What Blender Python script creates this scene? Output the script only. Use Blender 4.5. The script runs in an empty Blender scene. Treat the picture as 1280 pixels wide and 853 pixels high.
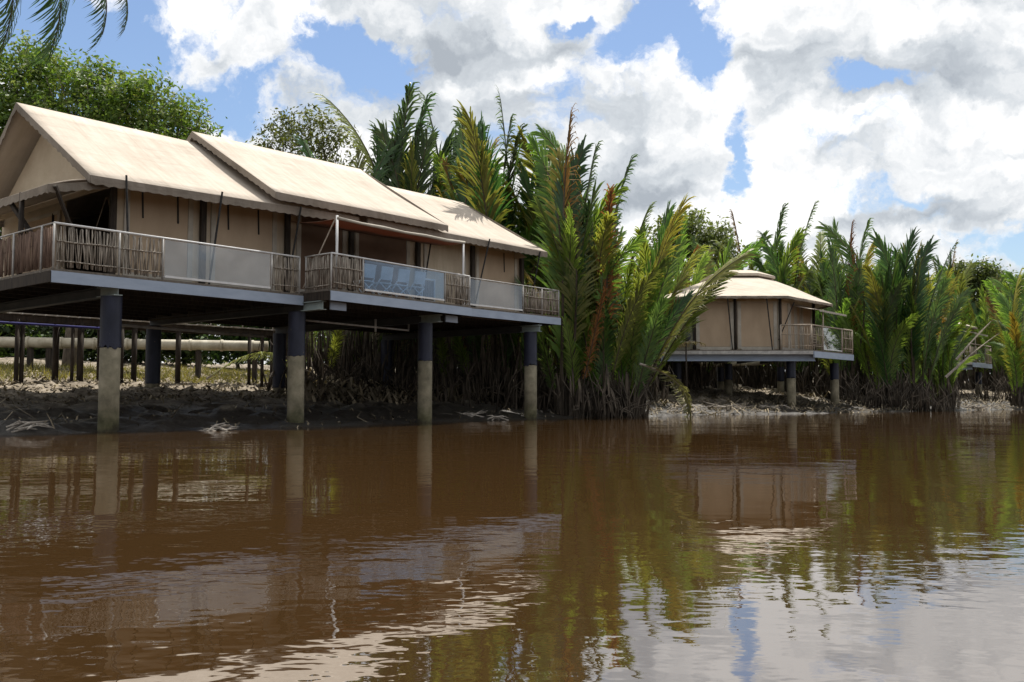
import bpy, math, random
import numpy as np
from mathutils import Vector, Matrix, Quaternion, noise as mnoise

random.seed(7); rng = np.random.default_rng(7)
S = bpy.context.scene
COL = S.collection

# ------------------------------------------------------------------ camera numbers (used to measure positions)
F = 1150.0; EYE = 0.92; PITCH = math.atan(69.5 / F)
def ray(px, py):
    x = (px - 640) / F; zz = (426.5 - py) / F
    return Vector((x, math.cos(PITCH) - zz * math.sin(PITCH), math.sin(PITCH) + zz * math.cos(PITCH)))
def at(px, py, Y):
    r = ray(px, py); k = Y / r.y
    return Vector((r.x * k, Y, EYE + r.z * k))
def X_at(px, Y): return (px - 640) / F * Y * 1.002

# near lodge frame: s along the river front, t inland
ANG = math.radians(40.1)
UX, UY = math.sin(ANG), math.cos(ANG)
VX, VY = -UY, UX
PX0, PY0 = -10.578, 24.189
def L(s, t, z): return Vector((PX0 + UX * s + VX * t, PY0 + UY * s + VY * t, z))

# ------------------------------------------------------------------ materials
def new_mat(name):
    m = bpy.data.materials.new(name); m.use_nodes = True
    nt = m.node_tree; b = nt.nodes['Principled BSDF']
    return m, nt, b
def N(nt, typ, **kw):
    n = nt.nodes.new(typ)
    for k, v in kw.items():
        if k in n.inputs: n.inputs[k].default_value = v
        else: setattr(n, k, v)
    return n
def ramp(nt, fac, stops, interp='LINEAR'):
    r = nt.nodes.new('ShaderNodeValToRGB'); r.color_ramp.interpolation = interp
    el = r.color_ramp.elements
    while len(el) < len(stops): el.new(0.5)
    for e, (p, c) in zip(el, stops):
        e.position = p; e.color = (*c, 1) if len(c) == 3 else c
    nt.links.new(fac, r.inputs[0]); return r.outputs[0]
def noise_mat(name, c1, c2, scale=3.0, rough=0.8, detail=6, stretch=(1, 1, 1), bump=0.0, bscale=None, lo=0.35, hi=0.65, spec=0.3, metallic=0.0):
    m, nt, b = new_mat(name)
    tc = N(nt, 'ShaderNodeTexCoord'); mp = N(nt, 'ShaderNodeMapping'); mp.inputs['Scale'].default_value = stretch
    nt.links.new(tc.outputs['Object'], mp.inputs['Vector'])
    nz = N(nt, 'ShaderNodeTexNoise', Scale=scale, Detail=detail, Roughness=0.6)
    nt.links.new(mp.outputs[0], nz.inputs['Vector'])
    nt.links.new(ramp(nt, nz.outputs['Fac'], [(lo, c1), (hi, c2)]), b.inputs['Base Color'])
    b.inputs['Roughness'].default_value = rough
    b.inputs['Specular IOR Level'].default_value = spec
    b.inputs['Metallic'].default_value = metallic
    if bump:
        n2 = N(nt, 'ShaderNodeTexNoise', Scale=bscale or scale * 4, Detail=5)
        nt.links.new(mp.outputs[0], n2.inputs['Vector'])
        bp = N(nt, 'ShaderNodeBump', Strength=bump, Distance=0.05)
        nt.links.new(n2.outputs['Fac'], bp.inputs['Height']); nt.links.new(bp.outputs[0], b.inputs['Normal'])
    return m

M = {}
def canvas(name, c1, c2, seams):
    m, nt, b = new_mat(name)
    tc = N(nt, 'ShaderNodeTexCoord')
    nz = N(nt, 'ShaderNodeTexNoise', Scale=0.7, Detail=7, Roughness=0.62)
    nt.links.new(tc.outputs['Object'], nz.inputs['Vector'])
    col = ramp(nt, nz.outputs['Fac'], [(0.3, c1), (0.62, c2)])
    # streaks of washed-down dirt and weave
    mp = N(nt, 'ShaderNodeMapping'); mp.inputs['Rotation'].default_value = (0, 0, ANG - math.pi / 2)
    nt.links.new(tc.outputs['Object'], mp.inputs['Vector'])
    mp2 = N(nt, 'ShaderNodeMapping'); mp2.inputs['Scale'].default_value = (3.0, 0.35, 0.35)
    nt.links.new(mp.outputs[0], mp2.inputs['Vector'])
    n3 = N(nt, 'ShaderNodeTexNoise', Scale=1.6, Detail=5, Roughness=0.65)
    nt.links.new(mp2.outputs[0], n3.inputs['Vector'])
    st = ramp(nt, n3.outputs['Fac'], [(0.33, (0.84, 0.82, 0.79)), (0.6, (1, 1, 1))])
    mx = N(nt, 'ShaderNodeMix', data_type='RGBA', blend_type='MULTIPLY'); mx.inputs[0].default_value = 0.85
    nt.links.new(col, mx.inputs[6]); nt.links.new(st, mx.inputs[7])
    out = mx.outputs[2]
    if seams:
        sp = N(nt, 'ShaderNodeSeparateXYZ'); nt.links.new(mp.outputs[0], sp.inputs[0])
        mo = N(nt, 'ShaderNodeMath', operation='PINGPONG'); mo.inputs[1].default_value = seams
        nt.links.new(sp.outputs[0], mo.inputs[0])
        sm = ramp(nt, mo.outputs[0], [(0.0, (0.86, 0.84, 0.82)), (0.03, (1, 1, 1))])
        m2 = N(nt, 'ShaderNodeMix', data_type='RGBA', blend_type='MULTIPLY'); m2.inputs[0].default_value = 0.7
        nt.links.new(out, m2.inputs[6]); nt.links.new(sm, m2.inputs[7]); out = m2.outputs[2]
    nt.links.new(out, b.inputs['Base Color'])
    b.inputs['Roughness'].default_value = 0.85; b.inputs['Specular IOR Level'].default_value = 0.2
    n4 = N(nt, 'ShaderNodeTexNoise', Scale=2.2, Detail=4); nt.links.new(tc.outputs['Object'], n4.inputs['Vector'])
    mp5 = N(nt, 'ShaderNodeMapping'); mp5.inputs['Scale'].default_value = (.3, 3.2, 3.2); nt.links.new(mp.outputs[0], mp5.inputs['Vector']); n5 = N(nt, 'ShaderNodeTexNoise', Scale=1.0, Detail=5); nt.links.new(mp5.outputs[0], n5.inputs['Vector'])
    b5 = N(nt, 'ShaderNodeBump', Strength=.45, Distance=.09); nt.links.new(n5.outputs['Fac'], b5.inputs['Height'])
    bp = N(nt, 'ShaderNodeBump', Strength=0.35, Distance=0.08); nt.links.new(b5.outputs[0], bp.inputs['Normal'])
    nt.links.new(n4.outputs['Fac'], bp.inputs['Height']); nt.links.new(bp.outputs[0], b.inputs['Normal'])
    return m
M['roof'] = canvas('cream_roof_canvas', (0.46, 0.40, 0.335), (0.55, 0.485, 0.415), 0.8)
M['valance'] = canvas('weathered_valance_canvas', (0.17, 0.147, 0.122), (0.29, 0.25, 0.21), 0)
M['wall'] = canvas('wall_canvas', (0.44, 0.36, 0.27), (0.54, 0.46, 0.35), 0)
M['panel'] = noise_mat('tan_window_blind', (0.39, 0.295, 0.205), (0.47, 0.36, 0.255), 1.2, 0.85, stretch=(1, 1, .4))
M['panel_shade'] = noise_mat('shaded_tan_blind', (0.12, 0.075, 0.05), (0.17, 0.105, 0.07), 1.2, 0.85)  # tan blind again, darkened to paint the shade on the middle wall
M['trim'] = noise_mat('pale_canvas_trim', (0.36, 0.33, 0.28), (0.48, 0.44, 0.38), 2.5, 0.85)
M['steel_blue'] = noise_mat('blue_grey_painted_steel', (0.28, 0.34, 0.44), (0.36, 0.425, 0.53), 1.5, 0.45, stretch=(1, 1, 3), lo=.3, hi=.7)
M['steel_dark'] = noise_mat('dark_steel', (0.025, 0.027, 0.03), (0.05, 0.05, 0.052), 2, 0.6)
M['steel_pale'] = noise_mat('pale_galvanised_steel', (0.22, 0.27, 0.27), (0.32, 0.37, 0.36), 2, 0.5)
M['navy'] = noise_mat('navy_coating_and_shade', (0.007, 0.009, 0.02), (0.018, 0.021, 0.042), 3, 0.5, stretch=(1, 1, .4))  # coating of the front piles; also paints shade on the rear ones
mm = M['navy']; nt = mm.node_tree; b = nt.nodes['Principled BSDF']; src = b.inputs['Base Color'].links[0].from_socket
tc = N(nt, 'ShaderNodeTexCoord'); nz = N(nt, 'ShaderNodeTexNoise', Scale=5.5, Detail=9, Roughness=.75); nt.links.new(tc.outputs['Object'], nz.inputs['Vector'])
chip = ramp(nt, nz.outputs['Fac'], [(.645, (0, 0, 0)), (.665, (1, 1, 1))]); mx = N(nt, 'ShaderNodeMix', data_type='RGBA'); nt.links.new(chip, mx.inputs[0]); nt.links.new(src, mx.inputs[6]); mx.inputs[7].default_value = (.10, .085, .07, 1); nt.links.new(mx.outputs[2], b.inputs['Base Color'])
M['decking'] = noise_mat('weathered_deck_boards', (0.10, 0.085, 0.07), (0.17, 0.145, 0.12), 3, 0.85, stretch=(6, 1, 1))
M['reed'] = noise_mat('grey_brown_mangrove_sticks', (0.11, 0.09, 0.07), (0.46, 0.41, 0.35), 9, 0.9, stretch=(3, 3, .25), lo=.38, hi=.64)
M['reed_brown'] = noise_mat('brown_mangrove_sticks', (0.10, 0.065, 0.05), (0.25, 0.17, 0.13), 9, 0.9, stretch=(3, 3, .25), lo=.38, hi=.64)
M['white'] = noise_mat('white_painted_metal', (0.58, 0.58, 0.58), (0.74, 0.74, 0.74), 4, 0.4)
M['rail'] = noise_mat('pale_grey_rail_metal', (0.30, 0.29, 0.28), (0.48, 0.47, 0.45), 4, 0.4)
M['black'] = noise_mat('black_webbing', (0.012, 0.012, 0.013), (0.03, 0.028, 0.026), 5, 0.8)
M['dark_wood'] = noise_mat('dark_timber', (0.02, 0.016, 0.013), (0.055, 0.042, 0.032), 4, 0.85, stretch=(3, 3, .5))
M['pipe'] = noise_mat('dusty_white_pipe', (0.34, 0.30, 0.22), (0.52, 0.48, 0.38), 2.5, 0.6)
M['plank'] = noise_mat('bleached_walkway_planks', (0.35, 0.33, 0.30), (0.55, 0.52, 0.48), 3, 0.9)
M['blue'] = noise_mat('blue_pipe', (0.02, 0.02, 0.09), (0.03, 0.03, 0.14), 3, 0.5)
M['bark'] = noise_mat('grey_brown_bark', (0.06, 0.05, 0.04), (0.16, 0.135, 0.11), 6, 0.95, stretch=(1, 1, .3), bump=.5)
M['pale_bark'] = noise_mat('bleached_driftwood', (0.22, 0.19, 0.16), (0.42, 0.38, 0.33), 6, 0.95, bump=.4)
M['stalk'] = noise_mat('brown_palm_stalk', (0.03, 0.022, 0.016), (0.10, 0.08, 0.055), 5, 0.85, stretch=(1, 1, .3))
M['thatch'] = noise_mat('dead_grey_palm_skirt', (0.025, 0.02, 0.015), (0.13, 0.105, 0.08), 1.2, 0.95, lo=.38, hi=.68)
M['interior'] = noise_mat('shade_dark_lining', (0.05, 0.04, 0.03), (0.08, 0.065, 0.05), 2, 0.9)  # darkness of the shaded tent interior painted into the colour
M['bamboo'] = noise_mat('bleached_bamboo', (0.26, 0.21, 0.16), (0.46, 0.40, 0.33), 9, 0.85, stretch=(3, 3, .3))

# concrete pile with tide-mark staining
m, nt, b = new_mat('stained_pile_concrete')
tc = N(nt, 'ShaderNodeTexCoord'); nz = N(nt, 'ShaderNodeTexNoise', Scale=2.2, Detail=7, Roughness=.65)
nt.links.new(tc.outputs['Object'], nz.inputs['Vector'])
c0 = ramp(nt, nz.outputs['Fac'], [(.32, (.10, .09, .062)), (.5, (.185, .165, .118)), (.68, (.27, .24, .18))])
geo = N(nt, 'ShaderNodeNewGeometry'); sz = N(nt, 'ShaderNodeSeparateXYZ'); nt.links.new(geo.outputs['Position'], sz.inputs[0])
ma = N(nt, 'ShaderNodeMath', operation='MULTIPLY_ADD'); ma.inputs[1].default_value = .7; nt.links.new(nz.outputs['Fac'], ma.inputs[0]); nt.links.new(sz.outputs[2], ma.inputs[2])
band = ramp(nt, ma.outputs[0], [(.36, (.34, .33, .26)), (.52, (.62, .66, .48)), (.75, (.86, .88, .74)), (1.0, (1, .98, .92))])
mxb = N(nt, 'ShaderNodeMix', data_type='RGBA', blend_type='MULTIPLY'); mxb.inputs[0].default_value = 1; nt.links.new(c0, mxb.inputs[6]); nt.links.new(band, mxb.inputs[7])
nt.links.new(mxb.outputs[2], b.inputs['Base Color']); b.inputs['Roughness'].default_value = .85
bp = N(nt, 'ShaderNodeBump', Strength=.4, Distance=.03); nt.links.new(nz.outputs['Fac'], bp.inputs['Height']); nt.links.new(bp.outputs[0], b.inputs['Normal'])
M['concrete'] = m

def glass_mat(name, tint, refl, gcol=(.95, .97, 1)):
    m = bpy.data.materials.new(name); m.use_nodes = True; nt = m.node_tree; nt.nodes.clear()
    o = N(nt, 'ShaderNodeOutputMaterial'); t = N(nt, 'ShaderNodeBsdfTransparent'); t.inputs[0].default_value = (*tint, 1)
    g = N(nt, 'ShaderNodeBsdfGlossy'); g.inputs['Roughness'].default_value = .02; g.inputs[0].default_value = (*gcol, 1)
    d = N(nt, 'ShaderNodeBsdfDiffuse'); d.inputs[0].default_value = (.42, .45, .47, 1)
    lw = N(nt, 'ShaderNodeFresnel', IOR=1.5); ad = N(nt, 'ShaderNodeMath', operation='ADD'); ad.inputs[1].default_value = refl
    gb = N(nt, 'ShaderNodeNewGeometry'); iv = N(nt, 'ShaderNodeMath', operation='SUBTRACT'); iv.inputs[0].default_value = 1; nt.links.new(gb.outputs['Backfacing'], iv.inputs[1])
    fm = N(nt, 'ShaderNodeMath', operation='MULTIPLY'); nt.links.new(lw.outputs[0], fm.inputs[0]); nt.links.new(iv.outputs[0], fm.inputs[1]); nt.links.new(fm.outputs[0], ad.inputs[0])
    mx = N(nt, 'ShaderNodeMixShader'); nt.links.new(ad.outputs[0], mx.inputs[0]); nt.links.new(t.outputs[0], mx.inputs[1]); nt.links.new(g.outputs[0], mx.inputs[2])
    m2 = N(nt, 'ShaderNodeMixShader')
    nz = N(nt, 'ShaderNodeTexNoise', Scale=1.5, Detail=4); tc = N(nt, 'ShaderNodeTexCoord'); nt.links.new(tc.outputs['Object'], nz.inputs['Vector'])
    mr = N(nt, 'ShaderNodeMapRange'); mr.inputs[1].default_value = .3; mr.inputs[2].default_value = .7; mr.inputs[3].default_value = .0; mr.inputs[4].default_value = .05
    nt.links.new(nz.outputs['Fac'], mr.inputs[0]); nt.links.new(mr.outputs[0], m2.inputs[0])
    nt.links.new(mx.outputs[0], m2.inputs[1]); nt.links.new(d.outputs[0], m2.inputs[2]); nt.links.new(m2.outputs[0], o.inputs[0])
    return m
M['glass'] = glass_mat('dusty_clear_glass', (.88, .90, .91), .07)
M['glass_blue'] = glass_mat('blue_glass_sky_tint', (.72, .81, .90), .06, (.68, .82, 1.0))  # pane and gloss tinted blue to paint in the reflected sky

# thin fabric that lets light through
m, nt, b = new_mat('orange_awning_fabric')
b.inputs['Base Color'].default_value = (.25, .14, .09, 1); b.inputs['Roughness'].default_value = .8
tr = N(nt, 'ShaderNodeBsdfTranslucent'); tr.inputs[0].default_value = (.22, .09, .05, 1)
mx = N(nt, 'ShaderNodeMixShader'); mx.inputs[0].default_value = .45
nt.links.new(b.outputs[0], mx.inputs[1]); nt.links.new(tr.outputs[0], mx.inputs[2]); nt.links.new(mx.outputs[0], nt.nodes['Material Output'].inputs[0])
M['orange'] = m

def leaf_mat(name, ca, cb, trans=.35, rough=.5, spec=.4, objrand=True):
    m, nt, b = new_mat(name)
    geo = N(nt, 'ShaderNodeNewGeometry')
    col = ramp(nt, geo.outputs['Random Per Island'], [(0, ca), (1, cb)])
    if objrand:
        oi = N(nt, 'ShaderNodeObjectInfo')
        hs = N(nt, 'ShaderNodeHueSaturation')
        mr = N(nt, 'ShaderNodeMapRange'); mr.inputs[3].default_value = .65; mr.inputs[4].default_value = 1.3
        nt.links.new(oi.outputs['Random'], mr.inputs[0]); nt.links.new(mr.outputs[0], hs.inputs['Value'])
        m3 = N(nt, 'ShaderNodeMath', operation='MULTIPLY'); m3.inputs[1].default_value = 7.31
        fr = N(nt, 'ShaderNodeMath', operation='FRACT'); nt.links.new(oi.outputs['Random'], m3.inputs[0]); nt.links.new(m3.outputs[0], fr.inputs[0])
        mr2 = N(nt, 'ShaderNodeMapRange'); mr2.inputs[3].default_value = .475; mr2.inputs[4].default_value = .525
        nt.links.new(fr.outputs[0], mr2.inputs[0]); nt.links.new(mr2.outputs[0], hs.inputs['Hue'])
        nt.links.new(col, hs.inputs['Color']); col = hs.outputs[0]
    nt.links.new(col, b.inputs['Base Color']); b.inputs['Roughness'].default_value = rough; b.inputs['Specular IOR Level'].default_value = spec
    tr = N(nt, 'ShaderNodeBsdfTranslucent')
    gm = N(nt, 'ShaderNodeMix', data_type='RGBA', blend_type='MULTIPLY'); gm.inputs[0].default_value = 1; gm.inputs[7].default_value = (1.45, 1.4, .7, 1)
    nt.links.new(col, gm.inputs[6]); nt.links.new(gm.outputs[2], tr.inputs[0])
    mx = N(nt, 'ShaderNodeMixShader'); mx.inputs[0].default_value = trans
    nt.links.new(b.outputs[0], mx.inputs[1]); nt.links.new(tr.outputs[0], mx.inputs[2]); nt.links.new(mx.outputs[0], nt.nodes['Material Output'].inputs[0])
    return m
M['frond'] = leaf_mat('green_palm_leaflets', (.085, .16, .03), (.20, .30, .068), .52, .5, .4)
M['frond_dark'] = leaf_mat('dark_green_palm_leaflets', (.035, .085, .028), (.08, .145, .045), .42, .45, .5)
M['frond_olive'] = leaf_mat('olive_palm_leaflets', (.12, .15, .03), (.25, .26, .065), .46)
M['frond_yellow'] = leaf_mat('yellowing_palm_leaflets', (.19, .18, .03), (.36, .29, .06), .42)
M['frond_dry'] = leaf_mat('dry_brown_palm_leaflets', (.12, .065, .022), (.30, .16, .055), .35, .8, .2)
M['frond_grey'] = leaf_mat('dead_grey_palm_leaflets', (.10, .085, .06), (.28, .25, .18), .2, .9, .1)
M['frond_pale'] = leaf_mat('pale_fallen_leaflets', (.20, .21, .10), (.36, .37, .20), .3, .8, .2)
M['leaf'] = leaf_mat('broad_green_leaves', (.05, .10, .016), (.13, .20, .038), .45)
M['leaf_olive'] = leaf_mat('olive_green_leaves', (.065, .10, .016), (.15, .18, .04), .38)
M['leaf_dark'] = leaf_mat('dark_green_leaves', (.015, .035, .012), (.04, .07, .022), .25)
M['leaf_far'] = leaf_mat('far_green_leaves', (.09, .135, .055), (.18, .22, .09), .5)
M['litter'] = leaf_mat('dead_leaf_litter', (.05, .038, .025), (.34, .285, .20), .05, .9, .2, False)
M['grass'] = leaf_mat('bank_grass_blades', (.10, .11, .025), (.30, .26, .09), .3, .7, .2, False)

# ------------------------------------------------------------------ mesh builder
class MB:
    def __init__(s): s.v = []; s.f = []; s.mi = []
    def add(s, vs, fs, mi=0):
        o = len(s.v); s.v += [Vector(p) for p in vs]; s.f += [tuple(i + o for i in f) for f in fs]; s.mi += [mi] * len(fs)
    def hexa(s, c, mi=0):   # 8 corners: bottom 4 ccw, top 4 ccw
        s.add(c, [(3, 2, 1, 0), (4, 5, 6, 7), (0, 1, 5, 4), (1, 2, 6, 5), (2, 3, 7, 6), (3, 0, 4, 7)], mi)
    def beam(s, a, b, w, h, up=Vector((0, 0, 1)), mi=0):   # centred on a-b
        a = Vector(a); b = Vector(b); d = (b - a).normalized(); sd = d.cross(up)
        if sd.length < 1e-4: sd = Vector((1, 0, 0))
        sd.normalize(); uu = sd.cross(d).normalized(); sd *= w / 2; uu *= h / 2
        s.hexa([a - sd - uu, a + sd - uu, b + sd - uu, b - sd - uu, a - sd + uu, a + sd + uu, b + sd + uu, b - sd + uu], mi)
    def slab(s, pts, z0, z1, mi=0):   # polygon prism, pts ccw (x,y)
        n = len(pts)
        vs = [(p[0], p[1], z0) for p in pts] + [(p[0], p[1], z1) for p in pts]
        s.add(vs, [tuple(range(n - 1, -1, -1)), tuple(range(n, 2 * n))] + [(i, (i + 1) % n, (i + 1) % n + n, i + n) for i in range(n)], mi)
    def tube(s, pts, rad, n=8, mi=0, caps=True):
        pts = [Vector(p) for p in pts]
        if not hasattr(rad, '__len__'): rad = [rad] * len(pts)
        vs = []; prev = None
        for i, p in enumerate(pts):
            d = (pts[min(i + 1, len(pts) - 1)] - pts[max(i - 1, 0)]).normalized()
            if prev is None:
                a = d.cross(Vector((0, 0, 1)));
                if a.length < 1e-3: a = Vector((1, 0, 0))
            else: a = prev - d * prev.dot(d)
            a.normalize(); prev = a; bb = d.cross(a)
            for k in range(n):
                an = 2 * math.pi * k / n
                vs.append(p + (a * math.cos(an) + bb * math.sin(an)) * rad[i])
        fs = []
        for i in range(len(pts) - 1):
            for k in range(n):
                fs.append((i * n + k, i * n + (k + 1) % n, (i + 1) * n + (k + 1) % n, (i + 1) * n + k))
        if caps: fs += [tuple(range(n - 1, -1, -1)), tuple(range((len(pts) - 1) * n, len(pts) * n))]
        s.add(vs, fs, mi)
    def build(s, name, mats, parent=None, smooth=False, loc=None):
        if not isinstance(mats, (list, tuple)): mats = [mats]
        o_ = parent_loc(parent) if parent else Vector((0, 0, 0))
        base = Vector(loc) if loc is not None else Vector((0, 0, 0))
        off = o_ + base if parent is None else o_
        me = bpy.data.meshes.new(name); me.from_pydata([tuple(p - off) for p in s.v], [], s.f)
        for m in mats: me.materials.append(m)
        if len(mats) > 1: me.polygons.foreach_set('material_index', s.mi)
        if smooth: me.polygons.foreach_set('use_smooth', [True] * len(s.f))
        me.update()
        ob = bpy.data.objects.new(name, me); COL.objects.link(ob)
        if parent: ob.parent = parent
        else: ob.location = base
        return ob
def parent_loc(o):
    p = Vector((0, 0, 0))
    while o: p = p + Vector(o.location); o = o.parent
    return p
def tag(o, label=None, cat=None, group=None, kind=None):
    if label: o['label'] = label
    if cat: o['category'] = cat
    if group: o['group'] = group
    if kind: o['kind'] = kind
    return o
def thing(name, loc, label, cat, group=None):
    o = bpy.data.objects.new(name, None); COL.objects.link(o); o.location = loc; o.empty_display_size = .3
    return tag(o, label, cat, group)
def fast_mesh(name, V, faces4, mats, mi=None, parent=None, smooth=False, loc=None):
    V = np.asarray(V, dtype=np.float32); faces4 = np.asarray(faces4, dtype=np.int32)
    off = parent_loc(parent) if parent else (Vector(loc) if loc is not None else Vector((0, 0, 0)))
    V = V - np.array(off, dtype=np.float32)
    me = bpy.data.meshes.new(name); nf, k = faces4.shape
    me.vertices.add(len(V)); me.vertices.foreach_set('co', V.ravel())
    me.loops.add(nf * k); me.loops.foreach_set('vertex_index', faces4.ravel())
    me.polygons.add(nf); me.polygons.foreach_set('loop_start', np.arange(0, nf * k, k, dtype=np.int32))
    for m in (mats if isinstance(mats, (list, tuple)) else [mats]): me.materials.append(m)
    if mi is not None: me.polygons.foreach_set('material_index', np.asarray(mi, dtype=np.int32))
    if smooth: me.polygons.foreach_set('use_smooth', np.ones(nf, dtype=bool))
    me.update(calc_edges=True); me.validate()
    ob = bpy.data.objects.new(name, me); COL.objects.link(ob)
    if parent: ob.parent = parent
    elif loc is not None: ob.location = loc
    return ob

# ------------------------------------------------------------------ terrain
BANK = np.array([(-60, -60), (-45, -20), (-26, 8), (-17, 17), (-13.0, 21.2), (-11.9, 21.9), (-10.9, 24.0), (-9.2, 25.2), (-6.2, 26.9), (-3.3, 33), (0.9, 38),
                 (4.4, 42.0), (10.6, 47), (15.8, 50.2), (22.3, 55.5), (30.3, 62), (36.8, 66), (60, 86), (130, 140), (300, 260), (900, 700)], dtype=float)
def bank_dist(x, y):
    x = np.asarray(x, float); y = np.asarray(y, float)
    best = np.full(x.shape, 1e18); sg = np.ones(x.shape)
    for (ax, ay), (bx, by) in zip(BANK[:-1], BANK[1:]):
        dx, dy = bx - ax, by - ay; l2 = dx * dx + dy * dy
        k = np.clip(((x - ax) * dx + (y - ay) * dy) / l2, 0, 1)
        qx, qy = ax + k * dx, ay + k * dy
        d = (x - qx) ** 2 + (y - qy) ** 2
        cr = dx * (y - ay) - dy * (x - ax)
        m = d < best; best = np.where(m, d, best); sg = np.where(m, np.sign(cr), sg)
    return np.sqrt(best) * sg
def wob(x, y, sc, seed=0.0):
    s = 0.0; a = 1.0
    for k in range(5):
        th = 1.7 * k + seed; f = sc * (1.9 ** k)
        s = s + a * np.sin(f * (x * math.cos(th) + y * math.sin(th)) + 2.1 * k + seed) * np.sin(f * 1.13 * (x * math.cos(th + 1.3) + y * math.sin(th + 1.3)) + .7 * k)
        a *= .62
    return s
def ground_z(x, y):
    d = bank_dist(x, y) + .55 * wob(np.asarray(x, float), np.asarray(y, float), .55, 2.) * .6
    z = np.where(d < 0, np.maximum(d * .22, -2.0), 0)
    z = np.where(d >= 0, .13 * np.minimum(d, 8) + .075 * np.clip(d - 8, 0, 30) + .012 * np.clip(d - 38, 0, 400), z)
    amp = np.clip(d, 0, 2) / 2 * .08 + .03
    x_ = np.asarray(x, float); y_ = np.asarray(y, float)
    return z + amp * (wob(x_, y_, 1.6, .5) + .6 * wob(x_, y_, 5.0, 1.))
def gz(x, y): return float(ground_z(np.array([x]), np.array([y]))[0])

def axis(core0, core1, step, far0, far1):
    a = list(np.arange(core0, core1, step)); s = step
    hi = [];  p = core1; 
    while p < far1: hi.append(p); s *= 1.25; p += s
    hi.append(far1)
    s = step; p = core0; lo = []
    while p > far0:
        s *= 1.25; p -= s; lo.append(max(p, far0))
    return np.array(lo[::-1] + a + hi)
gx = axis(-34, 62, .3, -1500, 1600); gy = axis(14, 92, .3, -600, 2500)
GX, GY = np.meshgrid(gx, gy); GZ = ground_z(GX, GY)
nx, ny = len(gx), len(gy)
idx = np.arange(nx * ny).reshape(ny, nx)
faces = np.stack([idx[:-1, :-1], idx[:-1, 1:], idx[1:, 1:], idx[1:, :-1]], -1).reshape(-1, 4)
m, nt, b = new_mat('river_mud')
tc = N(nt, 'ShaderNodeTexCoord'); pos = N(nt, 'ShaderNodeNewGeometry')
n1 = N(nt, 'ShaderNodeTexNoise', Scale=1.6, Detail=10, Roughness=.75); nt.links.new(pos.outputs['Position'], n1.inputs['Vector'])
n2 = N(nt, 'ShaderNodeTexNoise', Scale=7, Detail=6, Roughness=.7); nt.links.new(pos.outputs['Position'], n2.inputs['Vector'])
wet_shaded = ramp(nt, n2.outputs['Fac'], [(.35, (.014, .012, .010)), (.65, (.042, .036, .03))])  # wet mud, colour darkened further for the shade under the lodge
dry = ramp(nt, n1.outputs['Fac'], [(.36, (.09, .075, .055)), (.5, (.23, .19, .14)), (.64, (.36, .315, .25))])
sp = N(nt, 'ShaderNodeSeparateXYZ'); nt.links.new(pos.outputs['Position'], sp.inputs[0])
ad = N(nt, 'ShaderNodeMath', operation='MULTIPLY_ADD'); ad.inputs[1].default_value = .9; nt.links.new(n1.outputs['Fac'], ad.inputs[0]); nt.links.new(sp.outputs[2], ad.inputs[2])
hm = N(nt, 'ShaderNodeMapRange'); hm.inputs[1].default_value = .95; hm.inputs[2].default_value = 1.5; nt.links.new(ad.outputs[0], hm.inputs[0])
mx = N(nt, 'ShaderNodeMix', data_type='RGBA'); nt.links.new(hm.outputs[0], mx.inputs[0]); nt.links.new(wet_shaded, mx.inputs[6]); nt.links.new(dry, mx.inputs[7])
nt.links.new(mx.outputs[2], b.inputs['Base Color'])
rr = N(nt, 'ShaderNodeMapRange'); rr.inputs[3].default_value = .45; rr.inputs[4].default_value = .95; nt.links.new(hm.outputs[0], rr.inputs[0]); nt.links.new(rr.outputs[0], b.inputs['Roughness'])
bp = N(nt, 'ShaderNodeBump', Strength=.8, Distance=.08); nt.links.new(n2.outputs['Fac'], bp.inputs['Height']); nt.links.new(bp.outputs[0], b.inputs['Normal'])
M['mud'] = m
tag(fast_mesh('mud_bank', np.stack([GX, GY, GZ], -1).reshape(-1, 3), faces, m, smooth=True), kind='structure')

# water
m, nt, b = new_mat('tea_brown_river_water')
b.inputs['Base Color'].default_value = (.043, .0230, .0085, 1); b.inputs['Roughness'].default_value = .015
b.inputs['IOR'].default_value = 3.0; b.inputs['Specular IOR Level'].default_value = .72
pos = N(nt, 'ShaderNodeNewGeometry')
def wnoise(scale, detail, sx, sy, rot=0):
    mp = N(nt, 'ShaderNodeMapping'); mp.inputs['Scale'].default_value = (sx, sy, 1); mp.inputs['Rotation'].default_value = (0, 0, rot)
    nt.links.new(pos.outputs['Position'], mp.inputs['Vector'])
    n = N(nt, 'ShaderNodeTexNoise', Scale=scale, Detail=detail, Roughness=.5); nt.links.new(mp.outputs[0], n.inputs['Vector']); return n.outputs['Fac']
def mth(op, a, b_):
    n = N(nt, 'ShaderNodeMath', operation=op)
    for i, q in enumerate((a, b_)):
        if isinstance(q, (int, float)): n.inputs[i].default_value = q
        else: nt.links.new(q, n.inputs[i])
    return n.outputs[0]
big = wnoise(.55, 2, .8, 1.0, .3); mid = wnoise(2.2, 3, .75, 1.1, -.25); sm = wnoise(7., 2, .8, 1.2, .15)
patch = N(nt, 'ShaderNodeMapRange'); patch.inputs[1].default_value = .42; patch.inputs[2].default_value = .64; patch.inputs[3].default_value = .25; patch.inputs[4].default_value = 1.0
nt.links.new(wnoise(.16, 3, 1, 1.4, -.5), patch.inputs[0])
h = mth('ADD', mth('MULTIPLY', big, .022), mth('ADD', mth('MULTIPLY', mth('MULTIPLY', mid, .014), patch.outputs[0]), mth('MULTIPLY', mth('MULTIPLY', sm, .004), patch.outputs[0])))
bp = N(nt, 'ShaderNodeBump', Strength=1.0, Distance=.55); nt.links.new(h, bp.inputs['Height']); nt.links.new(bp.outputs[0], b.inputs['Normal'])
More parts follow.
